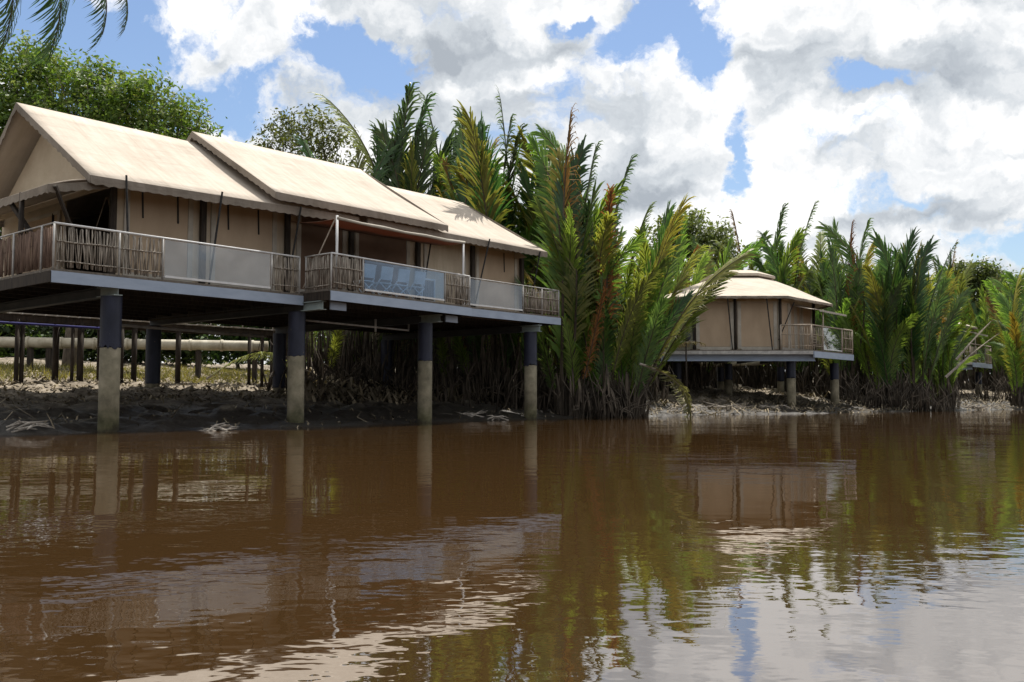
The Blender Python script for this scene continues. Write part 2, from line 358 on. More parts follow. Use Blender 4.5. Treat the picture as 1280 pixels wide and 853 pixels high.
w = MB(); w.add([(-1500, -600, 0), (1600, -600, 0), (1600, 2500, 0), (-1500, 2500, 0)], [(0, 1, 2, 3)])
tag(w.build('river_water', m), kind='structure')

# ------------------------------------------------------------------ helpers for lodge parts
def ibeam(mb, a, b, w, h, mi=0):
    a = Vector(a); b = Vector(b); up = Vector((0, 0, 1))
    mb.beam(a + up * (h / 2 - .012), b + up * (h / 2 - .012), w, .024, mi=mi)
    mb.beam(a - up * (h / 2 - .012), b - up * (h / 2 - .012), w, .024, mi=mi)
    mb.beam(a, b, .02, h - .05, mi=mi)
def pile(parent, p, ztop, zdark, r=.26):
    mb = MB(); mb.tube([(p.x, p.y, gz(p.x, p.y) - .6), (p.x, p.y, zdark)], r, 24)
    o = mb.build('pile', M['concrete'], parent, True)
    mb = MB(); mb.tube([(p.x, p.y, zdark - .005), (p.x, p.y, zdark + .12), (p.x, p.y, zdark + .13), (p.x, p.y, ztop)], [r + .012, r + .012, r + .006, r + .006], 32)
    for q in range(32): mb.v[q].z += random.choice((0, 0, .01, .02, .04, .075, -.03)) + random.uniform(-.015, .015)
    mb.build('paint_shade_sleeve', M['navy'], o, False)
    return o
def reed_screen(parent, a, b, z0, z1, mat, pitch=.045, jitter=.02):
    a = Vector(a); b = Vector(b); d = b - a; n = max(4, int(d.length / pitch)); nr = Vector((-d.y, d.x, 0)).normalized()
    mb = MB()
    for i in range(n):
        q = a + d * ((i + .5 + random.uniform(-.3, .3)) / n) + nr * random.uniform(-.015, .015)
        r = random.uniform(.012, .024); e = d.normalized() * random.uniform(-jitter, jitter) * 2
        mb.tube([(q.x - e.x, q.y - e.y, z0 + random.uniform(0, .03)), (q.x + random.uniform(-.012, .012), q.y, (z0 + z1) / 2), (q.x + e.x, q.y + e.y, z1 - random.uniform(0.0, .07))], [r, r * .95, r * .8], 5)
    for zz in (z0 + (z1 - z0) * .14, z0 + (z1 - z0) * .62):
        off = nr * -.035
        k = max(2, int(d.length / .5))
        mb.tube([(a + d * (i / k) + off).to_tuple()[:2] + (zz + random.uniform(-.015, .015),) for i in range(k + 1)], .02, 6)
    return mb.build('reed_screen', mat, parent, True)
def glass_panel(parent, a, b, z0, z1, mat):
    mb = MB(); a = Vector(a); b = Vector(b)
    mb.beam((a.x, a.y, (z0 + z1) / 2), (b.x, b.y, (z0 + z1) / 2), .012, z1 - z0)
    g = mb.build('glass_panel', mat, parent)
    mb = MB(); mb.beam((a.x, a.y, z0 - .032), (b.x, b.y, z0 - .032), .07, .06)
    mb.build('bottom_rail', M['white'], g)
    return g
def handrail(parent, pts, mat, r=.024):
    mb = MB()
    for p, q in zip(pts[:-1], pts[1:]): mb.tube([p, q], r, 8)
    return mb.build('handrail', mat, parent, True)
def rail_post(parent, p, z0, z1, mat, r=.028):
    mb = MB(); mb.tube([(p[0], p[1], z0), (p[0], p[1], z1)], r, 8); return mb.build('rail_post', mat, parent, True)

def sheet(c00, c10, c11, c01, nu, nv, sag, thick):
    """fabric sheet from four corners (c00-c10 eave, c01-c11 ridge) with a slight sag, closed with thickness"""
    c00, c10, c11, c01 = map(Vector, (c00, c10, c11, c01)); P_ = []
    for j in range(nv + 1):
        for i in range(nu + 1):
            a_ = i / nu; b_ = j / nv
            p = (c00 * (1 - a_) + c10 * a_) * (1 - b_) + (c01 * (1 - a_) + c11 * a_) * b_
            wv = math.sin(math.pi * b_) * sag * (.75 + .25 * math.cos(a_ * nu / 4 * math.pi * 2))
            wv += .018 * math.sin(a_ * 23 + 3 * b_) * math.sin(math.pi * b_)
            P_.append(p - Vector((0, 0, wv)))
    n = (nu + 1) * (nv + 1); W = nu + 1
    vs = P_ + [p - Vector((0, 0, thick)) for p in P_]; fs = []
    for j in range(nv):
        for i in range(nu):
            q = (j * W + i, j * W + i + 1, (j + 1) * W + i + 1, (j + 1) * W + i); fs.append(q); fs.append(tuple(n + k for k in q[::-1]))
    for i in range(nu):
        fs.append((i, n + i, n + i + 1, i + 1)); t = nv * W; fs.append((t + i + 1, n + t + i + 1, n + t + i, t + i))
    for j in range(nv):
        a0, a1 = j * W, (j + 1) * W; fs.append((a1, n + a1, n + a0, a0)); a0 += nu; a1 += nu; fs.append((a0, n + a0, n + a1, a1))
    vs2 = P_ + [p - Vector((0, 0, thick)) for p in P_]
    return vs2, fs
def valance(mb, p, q, drop, out=.02, scal=.035, step=.16):
    """hanging scalloped strip from p to q"""
    p = Vector(p); q = Vector(q); d = q - p; n = max(3, int(d.length / step)); h = Vector((d.y, -d.x, 0)).normalized() * out
    top = [p + d * (i / n) for i in range(n + 1)]
    bot = [t - Vector((0, 0, drop + (scal if i % 2 else 0) + random.uniform(-.012, .012))) + h * random.uniform(-.6, .8) for i, t in enumerate(top)]
    vs = top + bot; back = [v_ - h.normalized() * .02 for v_ in vs]; m_ = n + 1; k = len(vs); fs = []
    for i in range(n):
        fs.append((i, m_ + i, m_ + i + 1, i + 1)); fs.append((k + i + 1, k + m_ + i + 1, k + m_ + i, k + i))
        fs.append((m_ + i, k + m_ + i, k + m_ + i + 1, m_ + i + 1)); fs.append((i, i + 1, k + i + 1, k + i))
    fs.append((0, k, k + m_, m_)); fs.append((n, m_ + n, k + m_ + n, k + n))
    mb.add(vs + back, fs)

# ------------------------------------------------------------------ near lodge
lodge = thing('stilt_lodge', L(8.7, 4.4, 0), 'long tan canvas tent lodge with three overlapping cream gable roofs on thick concrete piles', 'lodge')
Z1, Z2, Z3 = 4.10, 4.18, 4.28
D1 = [(-1.74, -.4), (5.88, -.4), (5.88, 9.0), (-1.74, 9.0)]
D2 = [(5.9, -1.7), (12.7, -1.2), (12.7, 9.0), (5.9, 9.0)]
D3 = [(12.72, -.4), (19.1, -.4), (19.1, 9.0), (12.72, 9.0)]
for D, z in ((D1, Z1), (D2, Z2), (D3, Z3)):
    xy = [tuple(L(s, t, 0))[:2] for s, t in D]
    mb = MB(); mb.slab(xy, z - .06, z); dk = mb.build('deck', M['decking'], lodge)
    mb = MB(); pts = [Vector((x, y, z - .21)) for x, y in xy]
    mb.beam(pts[0], pts[1], .06, .29); mb.build('fascia_beam', M['steel_blue'], dk)
    mb = MB()
    for a_, b_ in ((1, 2), (2, 3), (3, 0)): mb.beam(pts[a_], pts[b_], .055, .27)
    mb.build('side_beam', M['dark_wood'], dk)
    mb = MB(); s0, s1 = D[0][0] + .1, D[1][0] - .1
    for t in np.arange(.6, 9.0, 1.1): mb.beam(L(s0, t, z - .17), L(s1, t, z - .17), .06, .2)
    mb.build('joists', M['dark_wood'], dk)
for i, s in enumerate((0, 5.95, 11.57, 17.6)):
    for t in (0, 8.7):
        pile(lodge, L(s, t, 0), 3.56, 2.2 if t == 0 else gz(L(s, t, 0).x, L(s, t, 0).y) + .25, .26)  # rear piles dark down to the foot, painting their shade
    mb = MB(); zc = 3.70; tf = (-.35, -1.3, -.75, -.5)[i]
    ibeam(mb, L(s, tf, zc), L(s, tf + .95, zc), .24, .27); cb = mb.build('cross_beam', M['steel_pale'], lodge)
    mb = MB(); ibeam(mb, L(s, tf + .951, zc), L(s, 9.0, zc), .24, .27); mb.build('shaded_length', M['steel_dark'], cb)  # same beam in darker steel, painting the shade under the deck
    if i in (1, 2):
        mb = MB(); mb.beam(L(s + .25, tf - .02, zc + .01), L(s + .9, tf + .02, zc + .01), .05, .25); mb.build('beam_end_plate', M['steel_blue'], lodge)
mb = MB()
mb.tube([L(7.0, .9, 3.42), L(11.6, .9, 3.34), L(11.6, .9, 3.6)], .035, 8)
mb.tube([L(10, .9, 3.2), L(10, .9, 3.65)], .04, 8)
mb.build('drain_pipe', M['rail'], lodge, True)
mb = MB(); mb.tube([L(3.3, 6, 3.3), L(9, 6, 3.2)], .05, 8); mb.build('drain_pipe', M['rail'], lodge, True)

# roofs
ZE0, ZE1, ZE2, ZE3 = 6.74, 6.94, 7.0, 7.06
def gable_roof(name, s0e, s1e, s0r, s1r, te, tr_, ze0, ze1, zr0, zr1, tb):
    mb = MB()
    vs, fs = sheet(L(s0e, te, ze0), L(s1e, te, ze1), L(s1r, tr_, zr1), L(s0r, tr_, zr0), 24, 8, .10, .05); mb.add(vs, fs)
    vs, fs = sheet(L(s1e, tb, ze1), L(s0e, tb, ze0), L(s0r, tr_, zr0), L(s1r, tr_, zr1), 24, 8, .10, .05); mb.add(vs, fs)
    o = mb.build(name, M['roof'], lodge, True)
    bp_ = MB()
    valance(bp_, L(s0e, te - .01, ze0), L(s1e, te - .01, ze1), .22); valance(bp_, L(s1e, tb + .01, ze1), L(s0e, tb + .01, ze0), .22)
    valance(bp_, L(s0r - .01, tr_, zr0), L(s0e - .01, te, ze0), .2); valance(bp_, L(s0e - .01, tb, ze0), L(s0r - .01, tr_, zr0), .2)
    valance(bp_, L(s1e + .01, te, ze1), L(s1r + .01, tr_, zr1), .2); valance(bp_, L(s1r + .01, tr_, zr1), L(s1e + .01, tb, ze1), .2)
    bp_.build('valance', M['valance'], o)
    return o
gable_roof('roof', -.55, 8.6, -.78, 8.6, .2, 4.5, ZE0, 6.99, 9.53, 9.58, 8.8)
gable_roof('roof', 9.0, 19.0, 9.0, 18.35, .2, 4.5, 7.02, ZE3, 9.58, 9.67, 8.8)
r3 = gable_roof('raised_roof', 5.1, 12.73, 4.87, 12.3, .0, 4.5, 7.24, 7.28, 9.93, 10.05, 9.0)
r3['label'] = 'raised middle roof overlapping both neighbours'

# walls
def wall_run(parent, axis_, c, lo, hi, z0, z1, mat, name='wall', th=.05):
    mb = MB()
    if axis_ == 's': p = [L(lo, c, 0), L(hi, c, 0), L(hi, c + th, 0), L(lo, c + th, 0)]
    else: p = [L(c, hi, 0), L(c, lo, 0), L(c + th, lo, 0), L(c + th, hi, 0)]
    mb.slab([(q.x, q.y) for q in p], z0, z1); return mb.build(name, mat, parent)
TW = 1.4
W = wall_run(lodge, 's', TW, .62, 18.7, 4.1, 7.4, M['wall'])
def blind(s0, s1, z0, z1, mat, straps=()):
    mb = MB(); mb.beam(L((s0 + s1) / 2, TW - .02, z0), L((s0 + s1) / 2, TW - .02, z1), s1 - s0, .03, up=Vector((VX, VY, 0)))
    o = mb.build('window_blind', mat, W)
    mb = MB()
    for s in (s0 - .09, s1 + .09): mb.beam(L(s, TW - .025, z0), L(s, TW - .025, z1), .16, .05, up=Vector((VX, VY, 0)))
    for z in (z0 - .06,): mb.beam(L(s0 - .17, TW - .025, z), L(s1 + .17, TW - .025, z), .05, .12)
    mb.build('frame', M['trim'], o)
    if straps:
        mb = MB()
        for s in straps: mb.beam(L(s, TW - .05, z1 - .05), L(s + .03, TW - .05, z1 - .85), .05, .015, up=Vector((VX, VY, 0)))
        mb.build('strap', M['black'], o)
blind(1.15, 2.95, 4.45, 6.9, M['panel'], (1.5, 2.6)); blind(3.9, 5.95, 4.45, 6.95, M['panel'], (4.3, 5.4))
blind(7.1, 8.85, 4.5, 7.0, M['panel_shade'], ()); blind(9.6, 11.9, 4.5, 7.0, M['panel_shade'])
blind(13.0, 15.0, 4.55, 7.0, M['wall'], ()); blind(15.95, 18.2, 4.55, 7.0, M['panel'], (17.5,))
for s in (.62, 3.42, 6.5, 9.2, 12.45, 15.5, 18.62):
    mb = MB(); mb.beam(L(s, TW - .1, 4.15), L(s, TW - .1, 7.0), .17, .12, up=Vector((VX, VY, 0))); mb.build('wall_post', M['dark_wood'], lodge)
wall_run(lodge, 's', 8.2, .62, 18.7, 4.15, 7.4, M['wall'])
wr = wall_run(lodge, 't', 18.66, 1.46, 8.18, 4.3, 6.95, M['wall'])
wl = wall_run(lodge, 't', .62, 4.3, 8.95, 4.12, 6.95, M['wall'])
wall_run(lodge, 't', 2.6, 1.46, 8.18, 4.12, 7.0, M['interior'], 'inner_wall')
mb = MB(); mb.beam(L(.6, 4.7, 4.3), L(.6, 4.7, 6.5), .03, 2.4, up=Vector((VX, VY, 0)))
mb.v = [p + Vector((VX, VY, 0)) * 1.25 for p in mb.v]
o = mb.build('window_blind', M['panel'], wl)
mb = MB()
for t in (4.6, 7.3): mb.beam(L(.58, t, 4.2), L(.58, t, 6.55), .05, .16, up=Vector((VX, VY, 0)))
for z in (4.25, 6.5): mb.beam(L(.575, 4.6, z), L(.575, 7.3, z), .06, .1)
mb.build('frame', M['trim'], o)
mb = MB(); mb.beam(L(.55, 4.95, 6.5), L(.55, 4.95, 5.7), .06, .02); mb.beam(L(.55, 6.9, 6.5), L(.55, 6.9, 5.6), .03, .02); mb.build('strap', M['black'], o)
# gable infill at both ends
for sg, zr, zw in ((.15, 9.2, 6.6), (18.25, 9.2, 6.8)):
    mb = MB(); tri = [(.75, zw), (8.25, zw), (4.5, zr)]
    vs = [L(sg, t, z) for t, z in tri] + [L(sg + .05, t, z) for t, z in tri]
    mb.add(vs, [(0, 1, 2), (5, 4, 3), (0, 3, 4, 1), (1, 4, 5, 2), (2, 5, 3, 0)]); mb.build('gable_wall', M['wall'], lodge)
# porch awning on the left gable
mb = MB(); vs, fs = sheet(L(-1.6, 8.2, 6.38), L(-1.6, .25, 6.33), L(.12, .5, 6.78), L(.12, 8.2, 6.78), 20, 6, -.06, .035); mb.add(vs, fs)
pa = mb.build('porch_awning', M['roof'], lodge, True)
mb = MB(); valance(mb, L(-1.61, 8.2, 6.37), L(-1.61, .25, 6.32), .2); valance(mb, L(-1.6, .24, 6.32), L(.1, .45, 6.75), .2); mb.build('valance', M['valance'], pa)
mb = MB(); mb.tube([L(-1.55, 1.95, 4.1), L(-1.55, 1.95, 6.35)], .07, 8); mb.build('awning_post', M['dark_wood'], lodge, True)
mb = MB(); mb.beam(L(-1.52, 2.9, 6.3), L(-1.35, 1.7, 5.2), .1, .1); mb.build('awning_strut', M['dark_wood'], lodge)
mb = MB(); mb.beam(L(-1.45, .2, 6.3), L(-.6, .9, 5.15), .08, .08); mb.build('awning_strut', M['dark_wood'], lodge)
mb = MB(); mb.tube([L(.7, 1.9, 6.6), L(.4, 2.2, 5.1)], .012, 5); mb.tube([L(.75, 1.9, 6.6), L(1.0, 1.7, 5.1)], .012, 5); mb.build('rope', M['bamboo'], lodge)
# guy poles between eave and deck
for a_, b_ in ((L(.4, .16, 6.9), L(.32, -.25, 4.2)), (L(3.33, .15, 6.95), L(2.95, .15, 4.15)), (L(6.13, .1, 6.95), L(5.9, .5, 4.2)), (L(15.18, .1, 7.1), L(14.3, .1, 4.35)), (L(12.2, .3, 6.9), L(12.2, .9, 4.2)), (L(18.4, .12, 7.0), L(18.2, .6, 4.3))):
    mb = MB(); mb.tube([a_, b_], .03, 6); mb.build('guy_pole', M['black'], lodge)
# middle awning with orange underside
mb = MB(); vs, fs = sheet(L(6.3, -1.5, 6.40), L(12.4, -1.15, 6.46), L(12.6, .6, 6.60), L(6.1, .6, 6.53), 16, 5, .05, .012); mb.add(vs, fs)
aw = mb.build('sun_awning', M['orange'], lodge, True)
mb = MB(); mb.tube([L(6.3, -1.5, 6.41), L(7.3, -1.45, 6.385), L(8.3, -1.4, 6.395), L(9.3, -1.34, 6.385), L(10.3, -1.28, 6.42), L(11.4, -1.22, 6.41), L(12.4, -1.15, 6.47)], [.05, .045, .06, .045, .055, .06, .05], 8); mb.build('rolled_hem', M['trim'], aw, True)
for s, t in ((6.33, -1.45), (12.35, -1.13)):
    mb = MB(); mb.tube([L(s, t, Z2), L(s, t, 6.5)], .04, 8); mb.build('awning_pole', M['white'], lodge, True)
mb = MB(); mb.tube([L(6.3, -1.4, 6.4), L(5.95, -.3, 4.3)], .022, 6); mb.build('guy_pole', M['bamboo'], lodge)

# railings
R1, R2, R3 = 5.24, 5.27, 5.37
def PL(s, t, z): return L(s, t, z)
tf = -.36
handrail(lodge, [PL(-1.68, tf, R1), PL(5.75, tf, R1)], M['white'], .03); handrail(lodge, [PL(-1.7, 9.3, R1), PL(-1.68, tf, R1)], M['rail'])
reed_screen(lodge, PL(-1.62, tf, 0), PL(-.05, tf, 0), Z1 + .04, R1 - .03, M['reed'], .045, .03); reed_screen(lodge, PL(.02, tf, 0), PL(1.18, tf, 0), Z1 + .04, R1 - .03, M['reed'], .05, .03)
glass_panel(lodge, PL(1.27, tf, 0), PL(4.68, tf, 0), Z1 + .12, R1 - .04, M['glass'])
reed_screen(lodge, PL(4.78, tf, 0), PL(5.7, tf, 0), Z1 + .04, R1 - .03, M['reed'])
reed_screen(lodge, PL(-1.68, tf + .06, 0), PL(-1.68, 1.75, 0), Z1 + .04, R1 - .05, M['reed_brown']); reed_screen(lodge, PL(-1.68, 1.8, 0), PL(-1.68, 9.2, 0), Z1 + .04, R1 - .05, M['reed_brown'], .06)
for s in (-1.68, 0, 1.22, 4.73, 5.76): rail_post(lodge, PL(s, tf, 0), Z1, R1 - .01, M['rail'])
for t in (.25, 1.95, 4.2, 6.8, 9.2): rail_post(lodge, PL(-1.72, t, 0), Z1 - .2, R1 - .01, M['rail'])
def d2(s): return L(s, -1.66 + (s - 5.94) / 6.7 * .5, 0)
handrail(lodge, [d2(5.96) + Vector((0, 0, R2)), d2(12.66) + Vector((0, 0, R2))], M['white'], .028)
handrail(lodge, [PL(5.96, -.36, R2), d2(5.96) + Vector((0, 0, R2))], M['rail']); handrail(lodge, [PL(12.66, -.36, R2), d2(12.66) + Vector((0, 0, R2))], M['rail'])
reed_screen(lodge, PL(5.96, -.42, 0), d2(5.96) + L(0, .06, 0) - L(0, 0, 0), Z2 - .05, R2 - .03, M['reed'])
reed_screen(lodge, d2(6.02), d2(7.24), Z2 + .04, R2 - .03, M['reed']); reed_screen(lodge, d2(11.35), d2(12.6), Z2 + .04, R2 - .03, M['reed'])
reed_screen(lodge, d2(12.66) + L(0, .06, 0) - L(0, 0, 0), PL(12.66, -.42, 0), Z2 + .04, R2 - .03, M['reed'])
gp = glass_panel(lodge, d2(7.36), d2(11.22), Z2 + .13, R2 - .04, M['glass_blue']); gp['label'] = 'glass panel of the middle deck, coloured blue with painted sky reflection'
for s in (5.96, 7.3, 11.28, 12.66): rail_post(lodge, d2(s), Z2, R2 - .01, M['rail'])
rail_post(lodge, PL(5.96, -.42, 0), Z2, R2, M['rail'])
handrail(lodge, [PL(12.8, tf, R3), PL(19.04, tf, R3)], M['rail']); handrail(lodge, [PL(19.04, 9.2, R3), PL(19.04, tf, R3)], M['rail'])
glass_panel(lodge, PL(12.85, tf, 0), PL(16.62, tf, 0), Z3 + .12, R3 - .04, M['glass'])
reed_screen(lodge, PL(16.75, tf, 0), PL(18.98, tf, 0), Z3 + .04, R3 - .03, M['reed'], .05); reed_screen(lodge, PL(19.04, tf + .05, 0), PL(19.04, 9.1, 0), Z3 + .04, R3 - .03, M['reed_brown'], .08)
for s in (12.82, 16.68, 17.9, 19.04): rail_post(lodge, PL(s, tf, 0), Z3, R3 - .01, M['rail'])

# furniture behind the middle glass
def chair(p, yaw, label):
    c = thing('deck_chair', p, label, 'chair', 'white chairs on the middle deck')
    cs, sn = math.cos(yaw), math.sin(yaw)
    def q(x, y, z): return Vector((p.x + cs * x - sn * y, p.y + sn * x + cs * y, p.z + z))
    mb = MB(); mb.beam(q(-.25, 0, .45), q(.25, 0, .45), .46, .035); mb.build('seat', M['white'], c)
    mb = MB(); mb.beam(q(0, -.24, .55), q(0, -.32, .98), .5, .03, up=q(0, 1, 0) - q(0, 0, 0)); mb.build('backrest', M['white'], c)
    for sx in (-.25, .25):
        for a_, b_ in (((sx, -.26, 0), (sx, .2, .44)), ((sx, .26, 0), (sx, -.24, .56))):
            mb = MB(); mb.tube([q(*a_), q(*b_)], .022, 6); mb.build('leg', M['white'], c, True)
    mb = MB(); mb.tube([q(-.25, -.24, .05), q(.25, -.24, .42)], .018, 6); mb.tube([q(.25, -.25, .05), q(-.25, -.25, .42)], .018, 6); mb.build('cross_brace', M['white'], c, True)
yaw = math.pi / 2 - ANG
for i, s in enumerate((7.8, 8.55, 9.3, 10.05)):
    chair(L(s, -1.0, Z2), yaw, ['leftmost of four white chairs behind the blue glass of the middle deck', 'second from left of four white chairs behind the blue glass', 'third from left of four white chairs behind the blue glass', 'rightmost of four white chairs behind the blue glass, nearest the dark slatted screen'][i])
sc = thing('slatted_screen', L(10.85, -.8, Z2), 'small dark blue slatted screen at the right end of the blue glass', 'screen')
mb = MB()
for k in range(6): mb.beam(L(10.65 + k * .09, -.85, Z2 + .1), L(10.65 + k * .09, -.85, Z2 + .78), .06, .02, up=Vector((VX, VY, 0)))
mb.build('slats', M['steel_dark'], sc)
mb = MB()
for s in (10.57, 11.18): mb.beam(L(s, -.85, Z2), L(s, -.85, Z2 + .86), .05, .04, up=Vector((VX, VY, 0)))
mb.beam(L(10.57, -.85, Z2 + .83), L(11.18, -.85, Z2 + .83), .04, .05); mb.beam(L(10.57, -.85, Z2 + .06), L(11.18, -.85, Z2 + .06), .04, .05)
mb.build('screen_frame', M['white'], sc)

# ------------------------------------------------------------------ boardwalk, pipeline behind the lodge
bw = thing('boardwalk', L(4, 13, 0), 'bleached plank boardwalk on thin dark stilts running behind the long lodge', 'boardwalk')
mb = MB()
for k in range(70):
    s = -14 + k * .42; mb.beam(L(s, 12.0, 4.00 + random.uniform(-.015, .015)), L(s, 13.6, 4.00 + random.uniform(-.015, .015)), .36, .05)
mb.build('planks', M['plank'], bw)
mb = MB()
for t in (12.1, 13.5): mb.beam(L(-14, t, 3.84), L(15.4, t, 3.84), .1, .24)
mb.build('bearer', M['dark_wood'], bw)
mb = MB(); mb.tube([L(-14, 11.9, 3.62), L(6, 11.9, 3.6)], .05, 8); mb.build('service_pipe', M['blue'], bw, True)
for s in np.arange(-12, 15, 2.05):
    for t, ds in ((12.1, random.uniform(-.3, .3)), (12.15, random.uniform(.3, .6)), (13.5, random.uniform(-.5, .5))):
        if random.random() < .38: continue
        p = L(s + ds, t, 0); mb = MB(); mb.tube([(p.x, p.y, gz(p.x, p.y) - .4), (p.x, p.y, 3.8)], random.uniform(.055, .13), 8); mb.build('stilt', M['dark_wood'], bw, True)
for s in np.arange(-12, 15, 1.6):
    mb = MB(); mb.tube([L(s, 12.05, 4.02), L(s, 12.05, 4.4)], .03, 6); mb.build('edge_post', M['plank'], bw, True)
mb = MB(); mb.tube([L(-14, 12.05, 4.2), L(15, 12.05, 4.2)], .03, 6); mb.build('edge_rail', M['plank'], bw, True)

pl = thing('pipeline', at(160, 480, 44), 'long dusty white pipeline on short timber trestles behind the boardwalk', 'pipeline')
mb = MB(); A = at(-250, 424, 41.5); B = at(335, 433, 45.5); mb.tube([A.lerp(B, i / 10) for i in range(11)], .25, 16)
pp = mb.build('pipe', M['pipe'], pl, True)
mb = MB()
for i in range(14):
    q = A.lerp(B, (i + .5) / 14); d = (B - A).normalized(); mb.tube([q - d * .06, q + d * .06], .29, 16)
mb.build('pipe_joint', M['pipe'], pp, True)
for k in (.12, .3, .47, .51, .66, .84, .97):
    q = A.lerp(B, k); mb = MB(); mb.beam((q.x, q.y, gz(q.x, q.y) - .3), (q.x, q.y, q.z - .26), .22, .22); mb.build('trestle_post', M['dark_wood'], pl)
pl2 = thing('pipeline', at(840, 490, 66), 'white pipeline crossing the bank under the small bungalow', 'pipeline')
mb = MB(); A = at(700, 462, 62); B = at(1010, 452, 72); mb.tube([A.lerp(B, i / 6) for i in range(7)], .17, 12); mb.build('pipe', M['pipe'], pl2, True)
for k in (.15, .4, .6, .85):
    q = A.lerp(B, k); mb = MB(); mb.beam((q.x, q.y, gz(q.x, q.y) - .3), (q.x, q.y, q.z - .26), .2, .2); mb.build('trestle_post', M['dark_wood'], pl2)

# ------------------------------------------------------------------ octagonal bungalow
def bungalow(off, label):
    off = Vector(off)
    def P(px, Y): return Vector((X_at(px, Y), Y, 0)) + off
    c45 = Vector((.66, .75, 0)).normalized(); c45l = Vector((-.6, .8, 0))
    A_ = P(868, 54.0); B_ = P(972, 54.0); C_ = B_ + c45 * 4.9; D_ = C_ + Vector((0, 4.5, 0)); E_ = D_ + Vector((-3.6, 3.6, 0)); F_ = E_ + Vector((-4.4, 0, 0)); H_ = A_ + c45l * 2.7; G_ = Vector((H_.x, F_.y - 2.4, 0))
    poly = [A_, B_, C_, D_, E_, F_, G_, H_]
    root = thing('stilt_bungalow', (A_ + B_) / 2 + Vector((0, 4, 0)), label, 'bungalow')
    ZD, ZT = 3.62, 6.75
    cen = sum(poly, Vector()) / 8
    # deck
    deck_poly = [P(826, 53.2), P(1016, 53.0), P(1011, 53.0) + c45 * 6.4 + Vector((.1, 0, 0)), P(1011, 53.0) + c45 * 6.4 + Vector((-2.2, 2.4, 0)), D_ + Vector((.5, 0, 0)), E_, F_, G_ + Vector((-.8, 0, 0)), P(826, 53.2) + Vector((-.2, 3, 0))]
    mb = MB(); mb.slab([(p.x, p.y) for p in deck_poly], ZD - .08, ZD); dk = mb.build('deck', M['decking'], root)
    mb = MB(); mb.beam(deck_poly[0] + Vector((0, 0, ZD - .16)), deck_poly[1] + Vector((0, 0, ZD - .16)), .08, .2); mb.build('deck_edge', M['rail'], dk)
    mb = MB(); mb.beam(deck_poly[1] + Vector((0.05, 0, ZD - .26)), deck_poly[2] + Vector((0, 0, ZD - .26)), .08, .36); mb.build('fascia_beam', M['steel_blue'], dk)
    mb = MB(); ibeam(mb, P(826, 53.5) + Vector((0, 0, ZD - .44)), P(1018, 53.5) + Vector((0, 0, ZD - .44)), .3, .4); mb.build('main_beam', M['steel_blue'], dk)
    mb = MB()
    for k in range(6): mb.beam(P(835 + k * 34, 53.9) + Vector((0, 0, ZD - .3)), P(835 + k * 34, 53.9) + Vector((0, 9.5, ZD - .3)), .12, .3)
    mb.build('joists', M['dark_wood'], dk)
    for px, Y, r in ((846, 56.5, .26), (910, 58.5, .24), (988, 54.2, .26), (1042, 57.6, .26), (900, 65, .24), (975, 65, .24), (866, 64, .2)):
        pile(root, P(px, Y), ZD - .62, 2.0, r)
    # walls
    n = 8
    for i in range(n):
        a, b_ = poly[i], poly[(i + 1) % n]
        mb = MB(); mb.beam(a + Vector((0, 0, (ZD + ZT) / 2 + .1)), b_ + Vector((0, 0, (ZD + ZT) / 2 + .1)), .06, ZT - ZD + .1); wl_ = mb.build('wall', M['wall'], root)
        d = (b_ - a); nr = Vector((d.y, -d.x, 0)).normalized()
        L_ = d.length
        if i == 0: pan = [(.06, .43), (.56, .95)]
        elif i == 1: pan = [(.04, .26), (.34, .44), (.52, .6), (.7, .92)]
        elif i == 7: pan = [(.1, .9)]
        else: pan = []
        for f0, f1 in pan:
            p, q = a + d * f0 + nr * .05, a + d * f1 + nr * .05
            mb = MB(); mb.beam(p + Vector((0, 0, 5.13)), q + Vector((0, 0, 5.13)), .03, 2.55); bl = mb.build('window_blind', M['panel'], wl_)
            mb = MB()
            for e in (p - d / L_ * .1, q + d / L_ * .1): mb.beam(e + nr * .02 + Vector((0, 0, ZD + .1)), e + nr * .02 + Vector((0, 0, 6.5)), .05, .2, up=d / L_)
            mb.beam(p + nr * .01 + Vector((0, 0, ZD + .12)), q + nr * .01 + Vector((0, 0, ZD + .12)), .05, .2); mb.build('frame', M['trim'], bl)
    for p in (A_ + Vector((-.02, -.15, 0)), (A_ + B_) / 2 + Vector((-.05, -.1, 0)), B_ + Vector((.15, -.1, 0)), C_ + Vector((.1, -.1, 0))):
        mb = MB(); mb.tube([p + Vector((0, 0, ZD)), p + Vector((0, 0, ZT))], .09, 8); mb.build('wall_post', M['dark_wood'], root, True)
    for px, dx in ((868, .2), (916, .3), (966, .35)):
        p = P(px, 53.2); mb = MB(); mb.tube([p + Vector((-dx, -.1, ZT - .1)), p + Vector((0, .1, ZD))], .035, 6); mb.build('guy_pole', M['black'], root)
    mb = MB(); q = P(984, 53.6); mb.tube([q + Vector((.45, 0, ZT - .3)), q + Vector((-.5, 0, ZD + .6))], .03, 6); mb.build('guy_pole', M['black'], root)
    # roof: eave ring, shoulder ring, cap
    eave = [cen + (p - cen) * 1.17 + Vector((0, 0, ZT)) for p in poly]
    for k in (2,): eave[k] += Vector((.3, 0, -.05))
    ap = Vector((P(937, 58.5).x, cen.y, 0))
    def ring(f, z): return [ap + (Vector((e.x, e.y, 0)) - ap) * f + Vector((0, 0, z)) for e in eave]
    rings = [eave] + [ring(f, z) for f, z in ((.78, 7.28), (.55, 7.92), (.30, 8.52), (.12, 8.8))]
    mb = MB(); vs = sum(rings, []); fs = []
